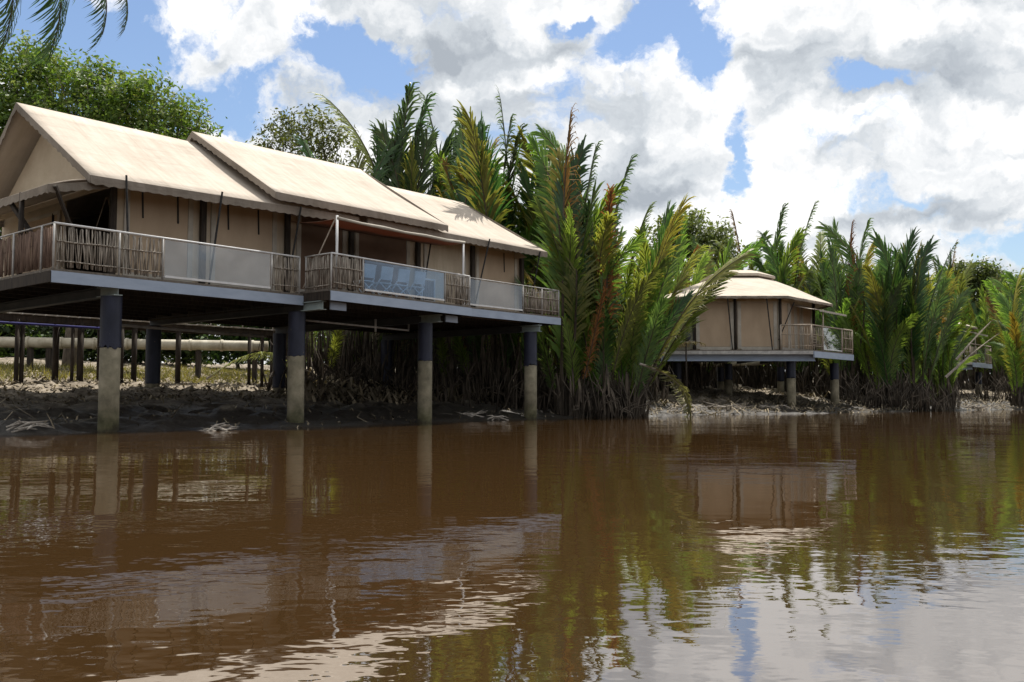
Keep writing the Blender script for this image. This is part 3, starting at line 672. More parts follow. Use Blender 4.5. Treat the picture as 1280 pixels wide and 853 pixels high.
    for j in range(len(rings) - 1):
        for i in range(8): fs.append((j * 8 + i, j * 8 + (i + 1) % 8, (j + 1) * 8 + (i + 1) % 8, (j + 1) * 8 + i))
    fs.append(tuple(range(32, 40)))
    k = len(vs); vs2 = vs + [v_ - Vector((0, 0, .05)) for v_ in vs]; fs += [tuple(k + q for q in f[::-1]) for f in fs]
    for i in range(8): fs.append((i, k + i, k + (i + 1) % 8, (i + 1) % 8))
    mb.add(vs2, fs); rf = mb.build('roof', M['roof'], root)
    mb = MB()
    for i in range(8): valance(mb, eave[i], eave[(i + 1) % 8], .14, .03, .03, .3)
    mb.build('valance', M['valance'], rf)
    cap = MB(); r0 = ring(.37, 8.66); r1 = ring(.2, 9.0); r2 = ring(.05, 9.14); r3_ = ring(.37, 8.5)
    vs = r3_ + r0 + r1 + r2; fs = []
    for j in range(3):
        for i in range(8): fs.append((j * 8 + i, j * 8 + (i + 1) % 8, (j + 1) * 8 + (i + 1) % 8, (j + 1) * 8 + i))
    fs.append(tuple(range(24, 32))); fs.append(tuple(range(7, -1, -1))); cap.add(vs, fs); cap.build('roof_cap', M['roof'], rf)
    # right awning
    mb = MB(); e0, e1 = B_ + c45 * 1.6, C_ + c45 * .2; o_ = Vector((c45.y, -c45.x, 0)) * 1.9
    vs, fs = sheet(e0 + o_ + Vector((0, 0, 6.05)), e1 + o_ + c45 * .6 + Vector((0, 0, 6.0)), e1 + Vector((0, 0, 6.5)), e0 + Vector((0, 0, 6.5)), 8, 3, .06, .03); mb.add(vs, fs); aw_ = mb.build('sun_awning', M['roof'], root, True)
    mb = MB(); valance(mb, e0 + o_ + Vector((0, 0, 6.05)), e1 + o_ + c45 * .6 + Vector((0, 0, 6.0)), .1); mb.build('valance', M['trim'], aw_)
    p = deck_poly[1] + c45 * 2.2 + Vector((-.25, .1, 0)); mb = MB(); mb.tube([p + Vector((0, 0, ZD)), p + Vector((0, 0, 6.1))], .045, 8); mb.build('awning_pole', M['bamboo'], root, True)
    # rails
    zr = ZD + 1.45
    a, b_ = P(976, 53.2), deck_poly[1] + Vector((-.05, .1, 0))
    reed_screen(root, a, b_, ZD + .05, zr - .03, M['bamboo'], .14, .01); handrail(root, [a + Vector((0, 0, zr)), b_ + Vector((0, 0, zr))], M['bamboo'], .045)
    c_ = deck_poly[1] + c45 * 6.3 + Vector((-.1, .1, 0)); handrail(root, [b_ + Vector((0, 0, zr)), c_ + Vector((0, 0, zr))], M['bamboo'], .045)
    d = c_ - b_
    reed_screen(root, b_ + d * .02, b_ + d * .24, ZD + .05, zr - .03, M['bamboo'], .14, .01)
    glass_panel(root, b_ + d * .28, b_ + d * .72, ZD + .12, zr - .05, M['glass'])
    reed_screen(root, b_ + d * .74, b_ + d * .98, ZD + .05, zr - .03, M['bamboo'], .2, .01)
    for f in (0, .26, .73, 1): rail_post(root, b_ + d * f, ZD, zr, M['bamboo'], .05)
    rail_post(root, a, ZD, zr, M['bamboo'], .05)
    return root, b_, d, ZD
bg, b_, d_, ZD = bungalow((0, 0, 0), 'octagonal cream tent bungalow with a capped roof on stilts among the palms')
bungalow((19.9, 21.5, .15), 'farthest tent bungalow, mostly hidden by palms at the right, one pile and deck corner showing')
cp = b_ + d_ * .42 + Vector((-.6, .7, ZD)); 
def wood_chair(p, yaw, label):
    c = thing('wooden_chair', p, label, 'chair'); cs, sn = math.cos(yaw), math.sin(yaw)
    def q(x, y, z): return Vector((p.x + cs * x - sn * y, p.y + sn * x + cs * y, p.z + z))
    mb = MB(); mb.beam(q(-.28, 0, .45), q(.28, 0, .45), .5, .05); mb.build('seat', M['bamboo'], c)
    mb = MB()
    for z in (.6, .78, .96): mb.beam(q(-.26, .25, z), q(.26, .25, z), .03, .08)
    mb.build('backrest', M['bamboo'], c)
    for x in (-.26, .26):
        for y in (-.22, .25): mb = MB(); mb.tube([q(x, y, 0), q(x, y, 1.0 if y > 0 else .45)], .03, 6); mb.build('leg', M['bamboo'], c)
wood_chair(cp, .3, 'pale slat-back chair on the right deck of the octagonal bungalow')

# lamp post standing in front of the octagonal bungalow
p = at(858, 470, 52.6); zb = gz(p.x, p.y); lp = thing('lamp_post', (p.x, p.y, zb), 'thin dark lamp post with a round globe in front of the octagonal bungalow', 'lamp post')
mb = MB(); mb.tube([(p.x, p.y, zb - .3), (p.x, p.y, at(858, 428, 52.6).z)], .05, 8); mb.build('post', M['dark_wood'], lp, True)
tz = at(858, 421, 52.6).z; mb = MB(); mb.tube([(p.x, p.y, tz + r * math.sin(a)) for r in (.28,) for a in np.linspace(-1.5, 1.5, 9)], [.28 * math.cos(a) + .01 for a in np.linspace(-1.5, 1.5, 9)], 14)
mb.build('globe', M['steel_dark'], lp, True)
mb = MB(); mb.beam((p.x - .5, p.y, tz - .3), (p.x + .5, p.y, tz - .3), .08, .1); mb.build('bracket', M['rail'], lp)

# ------------------------------------------------------------------ nipa palms
def frond_mesh(name, seed, mats, Ln=10.0, lean=.1, curl=.5, bare=.3, leafl=1.5, droop=.22, twist=.5, gap=.06, fold=.3, npair=84, width=.08, r0=.075):
    """one pinnate leaf: stalk and rachis plus leaflets; grows from the origin, mostly up +Z, bending to +X"""
    r = random.Random(seed); K = 26; pts = []; p = Vector((0, 0, 0)); tans = []
    for k in range(K + 1):
        s = k / K; phi = lean + curl * s ** 2.2
        tdir = Vector((math.sin(phi), .06 * math.sin(seed + 3 * s), math.cos(phi))).normalized(); pts.append(p.copy()); tans.append(tdir); p = p + tdir * (Ln / K)
    mb = MB(); rad = [r0 * (1 - .93 * (k / K) ** .8) + .006 for k in range(K + 1)]; mb.tube(pts, rad, 6, 0)
    def samp(s):
        x = s * K; i = min(int(x), K - 1); f_ = x - i
        return pts[i].lerp(pts[i + 1], f_), tans[i].lerp(tans[i + 1], f_).normalized()
    for k in range(npair):
        s = bare + (1 - bare) * (k + r.uniform(-.3, .3)) / (npair - 1); s = min(max(s, bare), .998)
        P_, T = samp(s); e = (s - bare) / (1 - bare)
        prof = min(1, .45 + 2.6 * e) * (1 - .5 * max(0, (e - .55) / .45) ** 1.3)
        tw = twist * (s - .3) * 2
        side = Vector((0, 1, 0)).cross(T); nrm = T.cross(Vector((0, 1, 0))).normalized()   # nrm points to the inner face
        Yv = Vector((0, 1, 0)); Yv = (Yv - T * Yv.dot(T)).normalized(); Nv = Yv.cross(T).normalized()
        y2 = Yv * math.cos(tw) + Nv * math.sin(tw); n2 = Nv * math.cos(tw) - Yv * math.sin(tw)
        for sg in (-1, 1):
            if r.random() < gap: continue
            ln = leafl * prof * r.uniform(.62, 1.1); an = math.radians(40 - 22 * e + r.uniform(-7, 7))
            d = (T * math.cos(an) + (y2 * sg * math.cos(fold * .6) + n2 * math.sin(fold * .6)) * math.sin(an)).normalized()
            wv = T.cross(d).cross(d).normalized() if T.cross(d).length > 1e-4 else y2
            a = P_ + T * r.uniform(-.02, .02); w = width * r.uniform(.8, 1.15); dr = droop * r.uniform(.5, 1.5)
            b = a + d * ln * .5; d2_ = (d + Vector((0, 0, -dr))).normalized(); c = b + d2_ * ln * .32
            d3 = (d + Vector((0, 0, -dr * 2.2))).normalized(); t_ = c + d3 * ln * .22
            mb.add([a - wv * w * .3, a + wv * w * .3, b + wv * w * .5, b - wv * w * .5, c + wv * w * .38, c - wv * w * .38, t_], [(0, 1, 2, 3), (3, 2, 4, 5), (5, 4, 6)], 1)
    me = bpy.data.meshes.new(name); me.from_pydata([tuple(v_) for v_ in mb.v], [], mb.f)
    for m_ in mats: me.materials.append(m_)
    me.polygons.foreach_set('material_index', mb.mi); me.update()
    return me, pts[-1].copy()
FR = {}
def mk(key, n, mat, **kw):
    FR[key] = [frond_mesh('frond', 11 * i + hash(key) % 7 * 0 + len(FR) * 101, [M['stalk'] if 'stalk' not in kw else kw['stalk'], M[mat]], **{k: (v_(i) if callable(v_) else v_) for k, v_ in kw.items() if k != 'stalk'}) for i in range(n)]
cv = lambda i: (.35, .7, 1.05, .5, 1.3)[i % 5]
mk('g', 5, 'frond', curl=cv, bare=lambda i: (.22, .3, .18, .26, .2)[i], twist=lambda i: (-.9, .5, 1.3, -.4, .9)[i], droop=lambda i: (.1, .25, .15, .4, .3)[i])
mk('d', 4, 'frond_dark', curl=cv, bare=lambda i: (.2, .3, .25, .22)[i], twist=lambda i: (.9, -1.1, .4, 1.5)[i], droop=.22)
mk('o', 4, 'frond_olive', curl=cv, twist=lambda i: (.4, -.7, .2, .9)[i], droop=.35, gap=.1)
mk('y', 3, 'frond_yellow', curl=lambda i: (.4, .8, .6)[i], twist=.4, droop=.3, gap=.08)
mk('b', 3, 'frond_dry', curl=lambda i: (.15, .3, .5)[i], twist=.6, droop=lambda i: (.8, .6, .5)[i], gap=.15, leafl=1.05, width=.07)
mk('t', 3, 'frond_dark', curl=lambda i: (.2, .35, .3)[i], twist=.5, droop=.75, gap=.12, leafl=1.2, fold=.2, width=.07)   # tall hanging leaflets
mk('h', 2, 'frond_grey', curl=lambda i: (1.6, 2.0)[i], twist=.4, droop=1.0, gap=.3, leafl=.8, width=.06)
mk('f', 2, 'frond_pale', Ln=4.5, curl=lambda i: (1.3, 1.6)[i], bare=.06, leafl=1.25, droop=1.6, fold=-.3, twist=.1, npair=60, width=.09, r0=.06, stalk=M['pale_bark'])
mk('s', 2, 'frond_grey', Ln=5, curl=.12, bare=.45, leafl=.7, droop=2.0, fold=-.2, twist=.1, npair=40, width=.06, r0=.11, stalk=M['pale_bark'])
frond_count = 0
def frond(parent, base, tip, key, roll=None, label=None):
    global frond_count
    me, tp = FR[key][random.randrange(len(FR[key]))]
    v_ = Vector(tip) - Vector(base); sc = v_.length / tp.length
    # bend outward: the mesh bends to +X; align chord, keep bend in the vertical plane of the lean
    h_ = Vector((v_.x, v_.y, 0)); 
    yaw = math.atan2(h_.y, h_.x) if h_.length > .15 else random.uniform(0, 6.28)
    if roll is not None: yaw += roll
    q0 = Quaternion((0, 0, 1), yaw); c_ = q0 @ tp; q1 = c_.rotation_difference(v_)
    o = bpy.data.objects.new('frond', me); COL.objects.link(o); o.parent = parent
    o.location = Vector(base) - Vector(parent.location); o.rotation_mode = 'QUATERNION'; o.rotation_quaternion = q1 @ q0
    o.scale = (sc * random.uniform(.95, 1.1), sc * random.uniform(.95, 1.1), sc)
    if label: o['label'] = label
    frond_count += 1
    return o
def skirt(parent, base, n, r, h, mat=None):
    """old stalk stumps, roots and hanging dead leaf strips round the foot of a clump"""
    mb = MB()
    for k in range(n):
        a = random.uniform(0, 6.283); rr = r * random.uniform(.1, 1); x, y = base.x + math.cos(a) * rr, base.y + math.sin(a) * rr
        z = gz(x, y) - .15; out = random.uniform(.0, .5); hh = h * random.uniform(.35, 1)
        e = Vector((x + math.cos(a) * out * hh * .5, y + math.sin(a) * out * hh * .5, z + hh)); m_ = Vector((x, y, z)).lerp(e, .5) + Vector((random.uniform(-.1, .1), random.uniform(-.1, .1), 0))
        r_ = random.uniform(.02, .075); mb.tube([(x, y, z), m_, e], [r_ * 1.5, r_, r_ * .4], 5)
        if random.random() < .8:   # hanging strip
            f_ = e + Vector((math.cos(a) * random.uniform(.2, .9), math.sin(a) * random.uniform(.2, .9), -hh * random.uniform(.4, .9)))
            c_ = e.lerp(f_, .45) + Vector((0, 0, .15)); w = Vector((-math.sin(a), math.cos(a), 0)) * random.uniform(.02, .07)
            mb.add([e - w * .4, e + w * .4, c_ + w, c_ - w, f_ + w * .3, f_ - w * .3], [(0, 1, 2, 3), (3, 2, 4, 5)])
    return mb.build('old_stalks', mat or M['thatch'], parent)
def mixkey(w):
    ks = list(w); return random.choices(ks, [w[k] for k in ks])[0]
GREEN = dict(g=5, d=2, o=3, y=.7, b=.9)
def palm(px, Y, ytop, n, label, group=None, spread=.33, mix=GREEN, extra=(), r=.8, sk=26, skh=2.6, name='nipa_palm', xoff=0):
    n = max(5, int(n * .92))
    x = X_at(px, Y); base = Vector((x, Y, gz(x, Y))); root = thing(name, base, label, 'palm', group)
    top = at(px, ytop, Y).z - base.z
    skirt(root, base, sk, r * 1.2, skh)
    for k in range(n):
        a = 6.283 * (k + random.uniform(-.4, .4)) / n * 1.618 * 3; e = (k + .5) / n
        le = spread * (.12 + 1.15 * e) * random.uniform(.8, 1.2)
        ln = top * (1.0 - .42 * e) * random.uniform(.74, 1.05)
        b0 = base + Vector((math.cos(a), math.sin(a), 0)) * r * random.uniform(.15, .9) * (.4 + .6 * e)
        b0.z = gz(b0.x, b0.y) - .1
        tip = b0 + Vector((math.cos(a) * math.sin(le), math.sin(a) * math.sin(le), math.cos(le))) * ln
        frond(root, b0, tip, mixkey(mix))
    for (bx, tx, ty, dY, key, *lab) in extra:
        b0 = Vector((X_at(bx, Y), Y + random.uniform(-.4, .4), 0)); b0.z = gz(b0.x, b0.y) - .1
        frond(root, b0, at(tx, ty, Y + dY), key, label=lab[0] if lab else None)
    return root

# clump at the corner of the long lodge
palm(712, 41.2, 185, 16, 'tall nipa palm by the right corner of the long lodge, topped by a brown leaf', spread=.36, extra=[(712, 714, 143, 0, 'b', 'tall dead brown frond'), (705, 683, 205, 1, 'g'), (708, 700, 195, .5, 'y'), (716, 742, 185, 0, 't'), (700, 668, 180, 2, 'g'), (722, 705, 400, -1.5, 'g'), (715, 745, 240, -1, 'g')], sk=40)
palm(750, 41.6, 215, 16, 'dense nipa palm with a hanging brown leaf, middle of the clump beside the long lodge', spread=.38, extra=[(752, 783, 203, 0, 't'), (748, 762, 240, -1, 'b', 'brown withered frond'), (745, 735, 260, -1, 'd'), (750, 700, 330, -1.2, 'g'), (755, 800, 300, -1.2, 'g'), (760, 720, 430, -2.0, 'g')], sk=50)
palm(782, 42.6, 270, 12, 'nipa palm with an arching yellow leaf reaching right over the mud bank', spread=.42, mix=dict(g=5, o=2, d=1), extra=[(782, 856, 255, -.5, 'y', 'yellow arching frond'), (785, 838, 275, .5, 'g'), (788, 925, 318, -1, 'o', 'long olive frond'), (786, 905, 345, 0, 'g'), (780, 812, 262, 0, 'g'), (786, 832, 330, -1, 'g'), (788, 848, 305, 1, 'g'), (784, 818, 385, -1.5, 'g'), (780, 800, 350, -2, 'o'), (784, 825, 300, 1.5, 'y'), (785, 845, 420, -2, 'h', 'dead grey frond'), (784, 880, 430, 1.0, 'h'), (780, 790, 330, -1.5, 'g')], sk=70)
# behind the long lodge
palm(455, 47, 175, 5, 'olive palm leaning left behind the middle roof of the long lodge', spread=.3, mix=dict(d=1, t=2, o=1), extra=[(450, 447, 185, 1, 'o'), (470, 470, 165, 1, 't'), (480, 490, 175, 0, 'd'), (462, 424, 130, 0, 'o', 'stiff olive frond leaning left'), (470, 380, 178, 1, 't')], name='nipa_palm')
palm(505, 47, 125, 7, 'tallest dark palm with drooping leaflets behind the long lodge', spread=.14, mix=dict(t=3, d=1), extra=[(505, 512, 113, 0, 't'), (500, 478, 165, 0, 't'), (505, 527, 128, 0, 't'), (500, 495, 150, 1, 'd'), (515, 540, 175, 1, 'd'), (510, 515, 190, -1, 'o')], name='nipa_palm')
palm(548, 48, 150, 7, 'dark feathery palm between the tallest palm and the orange-leaved palm', spread=.16, mix=dict(t=3, d=1, g=1), extra=[(548, 534, 128, 0, 't'), (552, 560, 180, 0, 'd'), (545, 505, 190, 0, 't'), (550, 575, 170, 1, 'd'), (555, 548, 200, -1, 'g'), (560, 590, 190, 1, 'o')], name='nipa_palm')
palm(585, 46, 185, 9, 'palm with orange-brown and yellow-green leaves rising over the right roof', spread=.3, mix=dict(o=2, y=1, b=1), extra=[(590, 575, 143, 1, 't'), (595, 603, 165, 0, 'd'), (600, 560, 205, 0, 'b', 'orange dry frond'), (598, 580, 225, -1, 'y'), (610, 575, 215, -1, 'o'), (600, 612, 180, 1, 'y'), (590, 560, 220, -1, 'o'), (605, 625, 205, 0, 'g'), (600, 590, 160, 1, 'o')], name='nipa_palm')
palm(632, 46, 150, 12, 'tall green nipa palm right of the orange-leaved palm behind the right roof', spread=.16, mix=dict(g=2, d=2, t=1), extra=[(632, 624, 123, 0, 't'), (635, 640, 150, 0, 't'), (636, 607, 200, -1, 'o'), (630, 645, 195, -1, 'g'), (622, 588, 150, -5.4, 'o', 'frond leaning forward over the roof'), (626, 602, 165, -5, 'd')], name='nipa_palm')
palm(672, 46, 185, 12, 'green nipa palm behind the right end of the long lodge roof', spread=.24, mix=GREEN, extra=[(675, 655, 205, 1, 'g'), (670, 640, 185, 1, 'o'), (675, 672, 165, 0, 'g'), (675, 662, 180, 0, 'o'), (680, 690, 190, 0, 'b'), (670, 640, 235, -1, 'y')])
# beneath and behind the lodge: trunks and young leaves
k_ = 0
for px, Y, yt in ((395, 44, 330), (430, 46, 300), (470, 44.5, 330), (505, 45, 320), (560, 45.5, 330), (600, 45, 330), (640, 44.5, 320), (680, 43.5, 300)):
    palm(px, Y, yt, 8, 'nipa palm in the dark thicket behind the long lodge', 'nipa palms in the thicket behind the long lodge', spread=.5, mix=dict(g=2, d=3, h=2, o=1), sk=60, skh=4.0, r=1.6)
# around the octagonal bungalow
palm(835, 60, 262, 10, 'green palm rising between the corner clump and the octagonal bungalow', spread=.28, mix=GREEN)
palm(975, 70, 275, 12, 'palm directly behind the right shoulder of the octagonal roof', spread=.3, mix=dict(g=3, o=2, d=1), extra=[(975, 978, 262, 0, 't'), (985, 1018, 258, 0, 't'), (965, 955, 300, 0, 'o')])
palm(935, 72, 300, 10, 'palm with a brown leaf leaning left behind the cap of the octagonal roof', spread=.4, mix=dict(g=2, o=2), extra=[(940, 916, 268, 0, 'b', 'brown dry frond'), (930, 905, 305, 0, 'o')])
palm(885, 70, 315, 10, 'low green palm behind the left shoulder of the octagonal roof', spread=.45, mix=dict(g=2, o=2))
palm(1050, 62.5, 300, 16, 'nipa palm with an upright orange leaf beside the deck of the octagonal bungalow', spread=.3, mix=dict(g=3, d=3, o=2, b=.4), extra=[(1062, 1066, 280, 0, 'b', 'orange dry frond'), (1050, 1040, 288, 0, 'g'), (1068, 1085, 278, 0, 't'), (1060, 1072, 360, -1.5, 'd')], sk=50)
palm(1105, 60.5, 305, 16, 'dark green nipa palm at the waterline, middle of the clump right of the octagonal bungalow', spread=.32, mix=dict(g=3, d=3, o=1, b=.4), extra=[(1105, 1098, 300, 0, 'd'), (1108, 1122, 318, -1, 'g'), (1110, 1085, 380, -2, 'd')], sk=50)
palm(1140, 61.5, 297, 16, 'tall dark nipa palm with wide blades left of the fallen pale fronds', spread=.3, mix=dict(g=2, d=4, o=.7), extra=[(1140, 1144, 295, 0, 'd'), (1142, 1158, 308, 0, 'd'), (1138, 1192, 308, 1, 't')], sk=50)
palm(1178, 62.5, 380, 12, 'bright green young nipa palm arching toward the farthest bungalow', spread=.5, mix=dict(g=5, d=1), extra=[(1180, 1170, 390, -1, 'g'), (1178, 1205, 405, -1.5, 'g')], sk=40)
palm(1190, 98, 318, 10, 'palm with a brown feathery top behind the bright young palm', spread=.25, mix=dict(o=3, d=1, b=1), extra=[(1190, 1195, 305, 0, 'b'), (1180, 1168, 325, 0, 'o')])
palm(1274, 67.5, 365, 12, 'bright yellow-green nipa palm at the right edge of the view', spread=.34, mix=dict(o=2, g=3, y=1), extra=[(1272, 1276, 340, 0, 'y'), (1265, 1248, 398, -1, 'o')])
palm(1235, 97, 350, 10, 'olive palm behind the deck corner of the farthest bungalow', spread=.3, mix=dict(o=3, g=1, y=.5))
for px, Y, yt in ((985, 68, 292), (1010, 69, 282), (1035, 68, 296), (1072, 67, 288), (1092, 66, 312), (1128, 67, 300), (1152, 70, 312), (1172, 74, 322), (1200, 96, 325), (1228, 96, 332), (1245, 95, 340), (1262, 90, 330), (1285, 88, 322), (960, 78, 295), (925, 80, 305), (895, 76, 310), (875, 72, 305), (845, 66, 285), (860, 78, 330), (910, 80, 322), (950, 80, 310), (1000, 74, 290), (1025, 76, 285), (1045, 74, 280), (1080, 76, 300), (1120, 78, 305), (1160, 78, 325), (1215, 99, 345), (1255, 97, 338), (1290, 76, 320), (1330, 72, 320), (1320, 90, 330),
                  (770, 56, 265), (800, 58, 280), (745, 54, 235), (715, 52, 225), (820, 66, 300)):
    palm(px, Y, yt, 10, 'green palm in the crowded grove behind the waterside clumps', 'palms in the grove behind the waterside clumps', spread=.42, mix=dict(g=3, o=3, d=1.5, y=.3, b=.6), sk=24, skh=4)

palm(868, 63, 280, 9, 'green palm just left of the octagonal roof, between it and the corner clump', spread=.4, mix=dict(g=4, o=2, y=.4))
palm(905, 67, 280, 10, 'feathery palm whose leaves fan out above the left slope of the octagonal roof', spread=.45, mix=dict(g=3, o=2, b=.4))
palm(815, 52, 262, 10, 'green palm rising straight behind the yellow-leaved palm of the corner clump', spread=.4, mix=dict(g=4, o=2, d=1))
palm(845, 58, 285, 10, 'mid-height palm in front of the round bushy tree', spread=.45, mix=dict(g=3, o=3, y=.4))
palm(888, 70.5, 278, 10, 'feathery green palm right of the round bushy tree, behind the hut roof', spread=.42, mix=dict(g=3, o=2, d=1))
palm(948, 74, 285, 11, 'green palm standing behind the cap of the octagonal roof', spread=.4, mix=dict(g=3, o=2, d=1))
# fallen fronds
def lone_frond(base, tip, key, label, roll=0):
    root = thing('fallen_frond', base, label, 'palm frond'); o = frond(root, Vector(base), Vector(tip), key, roll); o.name = 'leaf'; return root
b0 = at(250, 480, 38.5); lone_frond(at(258, 474, 39), at(356, 450, 39.8), 'f', 'pale fallen palm frond arching over the ground under the long lodge')
lone_frond(at(1182, 472, 59.2), at(1248, 418, 59), 's', 'pale dead frond leaning up in front of the deck of the farthest bungalow, lower one')
lone_frond(at(1195, 450, 60.5), at(1238, 402, 61), 's', 'pale dead frond leaning up in front of the farthest bungalow, upper one')
lone_frond(at(800, 455, 40.5), at(862, 512, 42), 'f', 'dead frond hanging from the clump down to the mud bank')

# coconut palm whose frond tips hang into the top left corner
px_, Y_ = -330, 15.5; x = X_at(px_, Y_); zb = gz(x, Y_); crown = Vector((-8.2, 13.2, 8.9))
cp_ = thing('coconut_palm', (x, Y_, zb), 'coconut palm off the left edge, only drooping frond tips showing in the top left corner', 'palm')
mb = MB(); b0 = Vector((x, Y_, zb - .3)); mb.tube([b0.lerp(crown, t) + Vector((-.5 * math.sin(t * 3.1), 0, 0)) for t in np.linspace(0, 1, 12)], [.22 - .1 * t for t in np.linspace(0, 1, 12)], 12); mb.build('trunk', M['bark'], cp_, True)
FR['c'] = [frond_mesh('frond', 900 + i, [M['stalk'], M['frond_dark']], Ln=4.6, lean=.7, curl=1.5, bare=.15, leafl=1.0, droop=.9, twist=.2, npair=95, width=.026, r0=.03) for i in range(3)]
for tx, ty, dY in ((125, 32, 0), (150, 6, .6), (62, 40, -.6), (0, 52, -.3), (100, -20, -1.2), (-60, 60, .2), (-300, 60, 1), (-500, 0, 0), (-200, -200, 3), (-400, -200, -3), (-600, -200, 1)):
    frond(cp_, crown, at(tx, ty, crown.y + dY), 'c')

# ------------------------------------------------------------------ broadleaf trees
def leaf_cloud(blobs, n, size, seed, clump=10, shell=.72, up=.5):
    r = np.random.default_rng(seed); vol = np.array([b_[1][0] * b_[1][1] + b_[1][1] * b_[1][2] for b_ in blobs]); cnt = (vol / vol.sum() * n / clump).astype(int) + 1
    cs = []; ns = []
    for (c, rad), k in zip(blobs, cnt):
        d = r.normal(size=(k, 3)); d /= np.linalg.norm(d, axis=1, keepdims=True); q = shell + (1.08 - shell) * r.random((k, 1)) ** .6
        q = np.where(r.random((k, 1)) < .18, r.random((k, 1)) * shell, q)
        cs.append(np.array(c) + d * q * np.array(rad)); ns.append(d)
    cs = np.concatenate(cs); ns = np.concatenate(ns)
    P_ = np.repeat(cs, clump, 0) + r.normal(size=(len(cs) * clump, 3)) * size * 1.6; Nn = np.repeat(ns, clump, 0) * .6 + r.normal(size=P_.shape) * .55; Nn[:, 2] += up
    Nn /= np.linalg.norm(Nn, axis=1, keepdims=True); T = np.cross(Nn, r.normal(size=P_.shape)); T /= np.linalg.norm(T, axis=1, keepdims=True); Bn = np.cross(Nn, T)
    sz = (size * r.uniform(.6, 1.3, (len(P_), 1)))
    V = np.stack([P_ - T * sz, P_ + Bn * sz * .45 + T * sz * .1, P_ + T * sz, P_ - Bn * sz * .45 + T * sz * .1], 1).reshape(-1, 3)
    return V, np.arange(len(V)).reshape(-1, 4)
def tree(name, px, Y, blobs_px, label, mats, n, size, seed, group=None, trunk_r=.3, limbs=True, clump=10, cat='tree'):
    """blobs_px: (px, py, dY, rx, ry, rz) crown masses"""
    x = X_at(px, Y); base = Vector((x, Y, gz(x, Y) - .2)); root = thing(name, base, label, cat, group); bl = []
    r = random.Random(seed)
    for (bx, by, dY, rx, ry, rz) in blobs_px: bl.append((tuple(at(bx, by, Y + dY)), (rx, ry, rz)))
    sub = []
    for c, rad in bl:
        for q in range(6):
            d = Vector((r.gauss(0, 1), r.gauss(0, 1) - .4, r.gauss(.35, .8))).normalized(); kq = r.uniform(.3, .55)
            sub.append((tuple(Vector(c) + Vector((d.x * rad[0], d.y * rad[1], d.z * rad[2])) * .82), (rad[0] * kq, rad[1] * kq, rad[2] * kq)))
    cz = sum(b_[0][2] for b_ in bl) / len(bl); fork = base + Vector((0, 0, (cz - base.z) * .45))
    mb = MB(); mb.tube([base, base.lerp(fork, .5) + Vector((r.uniform(-.3, .3), 0, 0)), fork], [trunk_r * 1.3, trunk_r, trunk_r * .8], 10); tk = mb.build('trunk', M['bark'], root, True)
    if limbs:
        mb = MB()
        for c, rad in bl:
            c = Vector(c); mid = fork.lerp(c, .5) + Vector((r.uniform(-.6, .6), r.uniform(-.6, .6), -.2)); mb.tube([fork, mid, c], [trunk_r * .5, trunk_r * .3, trunk_r * .1], 6)
            for q in range(7):
                d = Vector((r.gauss(0, 1), r.gauss(0, 1), r.gauss(.3, .7))).normalized(); e = c + Vector((d.x * rad[0], d.y * rad[1], d.z * rad[2])) * .9; s_ = mid.lerp(c, r.uniform(.2, 1))
                mb.tube([s_, s_.lerp(e, .5) + Vector((0, 0, r.uniform(-.2, .3))), e], [trunk_r * .14, trunk_r * .09, .012], 4)
        mb.build('limb', M['bark'], tk, True)
    V, Fc = leaf_cloud([(c, tuple(q * .8 for q in rd)) for c, rd in bl] + sub, n, size, seed, clump); mi = None
    if len(mats) > 1:
        rr = np.random.default_rng(seed); mi = np.repeat(rr.choice(len(mats), len(Fc) // clump + 1, p=[.6] + [.4 / (len(mats) - 1)] * (len(mats) - 1)), clump)[:len(Fc)]
    fast_mesh('crown', V, Fc, mats, mi, root); return root
rb = random.Random(3); blobs = []
for bx, by, rx in ((-60, 150, 3.2), (10, 120, 3.0), (-20, 190, 3.4), (60, 112, 2.6), (30, 160, 2.8), (95, 125, 2.4), (120, 150, 2.6), (150, 118, 2.2), (170, 150, 2.3), (195, 135, 2.0), (215, 165, 2.1), (240, 160, 1.6), (255, 180, 1.3), (80, 190, 3), (150, 190, 2.8), (205, 195, 2.2), (-40, 250, 3.4), (60, 240, 3.4), (150, 240, 3), (235, 200, 1.6), (25, 90, 1.9), (0, 290, 2.6), (-60, 300, 3), (20, 330, 2.2), (-30, 340, 2.6), (60, 300, 2.5), (60, 92, 1.4), (130, 100, 1.2), (-10, 95, 1.8)):
    blobs.append((bx, by, rb.uniform(-2, 2), rx * 1.05, rx, rx * .75))
tree('mangrove_tree', 90, 50, blobs, 'big dense dark green tree rising behind the left roof', [M['leaf'], M['leaf_olive'], M['leaf_far']], 52000, .15, 5, trunk_r=.4)
tree('airy_tree', 375, 56, [(350, 165, 0, 1.5, 1.4, .8), (385, 155, .4, 1.9, 1.5, .8), (410, 170, 0, 1.4, 1.2, .8), (365, 185, -.4, 1.5, 1.4, .8), (395, 190, .5, 1.9, 1.4, .9), (335, 185, 0, .9, .9, .6), (420, 200, .3, 1.4, 1.2, .9), (375, 215, 0, 2.2, 1.6, 1)],
     'airy grey-green tree with bare twigs showing, behind the middle roof', [M['leaf_far'], M['leaf_olive']], 3600, .14, 8, trunk_r=.2, clump=6)
tree('bushy_tree', 862, 76, [(850, 292, 0, 2.0, 2, 1.5), (880, 300, 0, 2.2, 2, 1.6), (835, 312, 0, 2, 2, 1.8), (865, 315, 0, 2.8, 2, 2), (895, 320, 0, 2, 2, 1.6), (825, 330, 0, 2.2, 2, 2), (862, 278, 0, 1.2, 1.2, .9)], 'round bushy green tree between the corner clump and the octagonal roof', [M['leaf_far'], M['leaf_olive']], 7500, .2, 9)
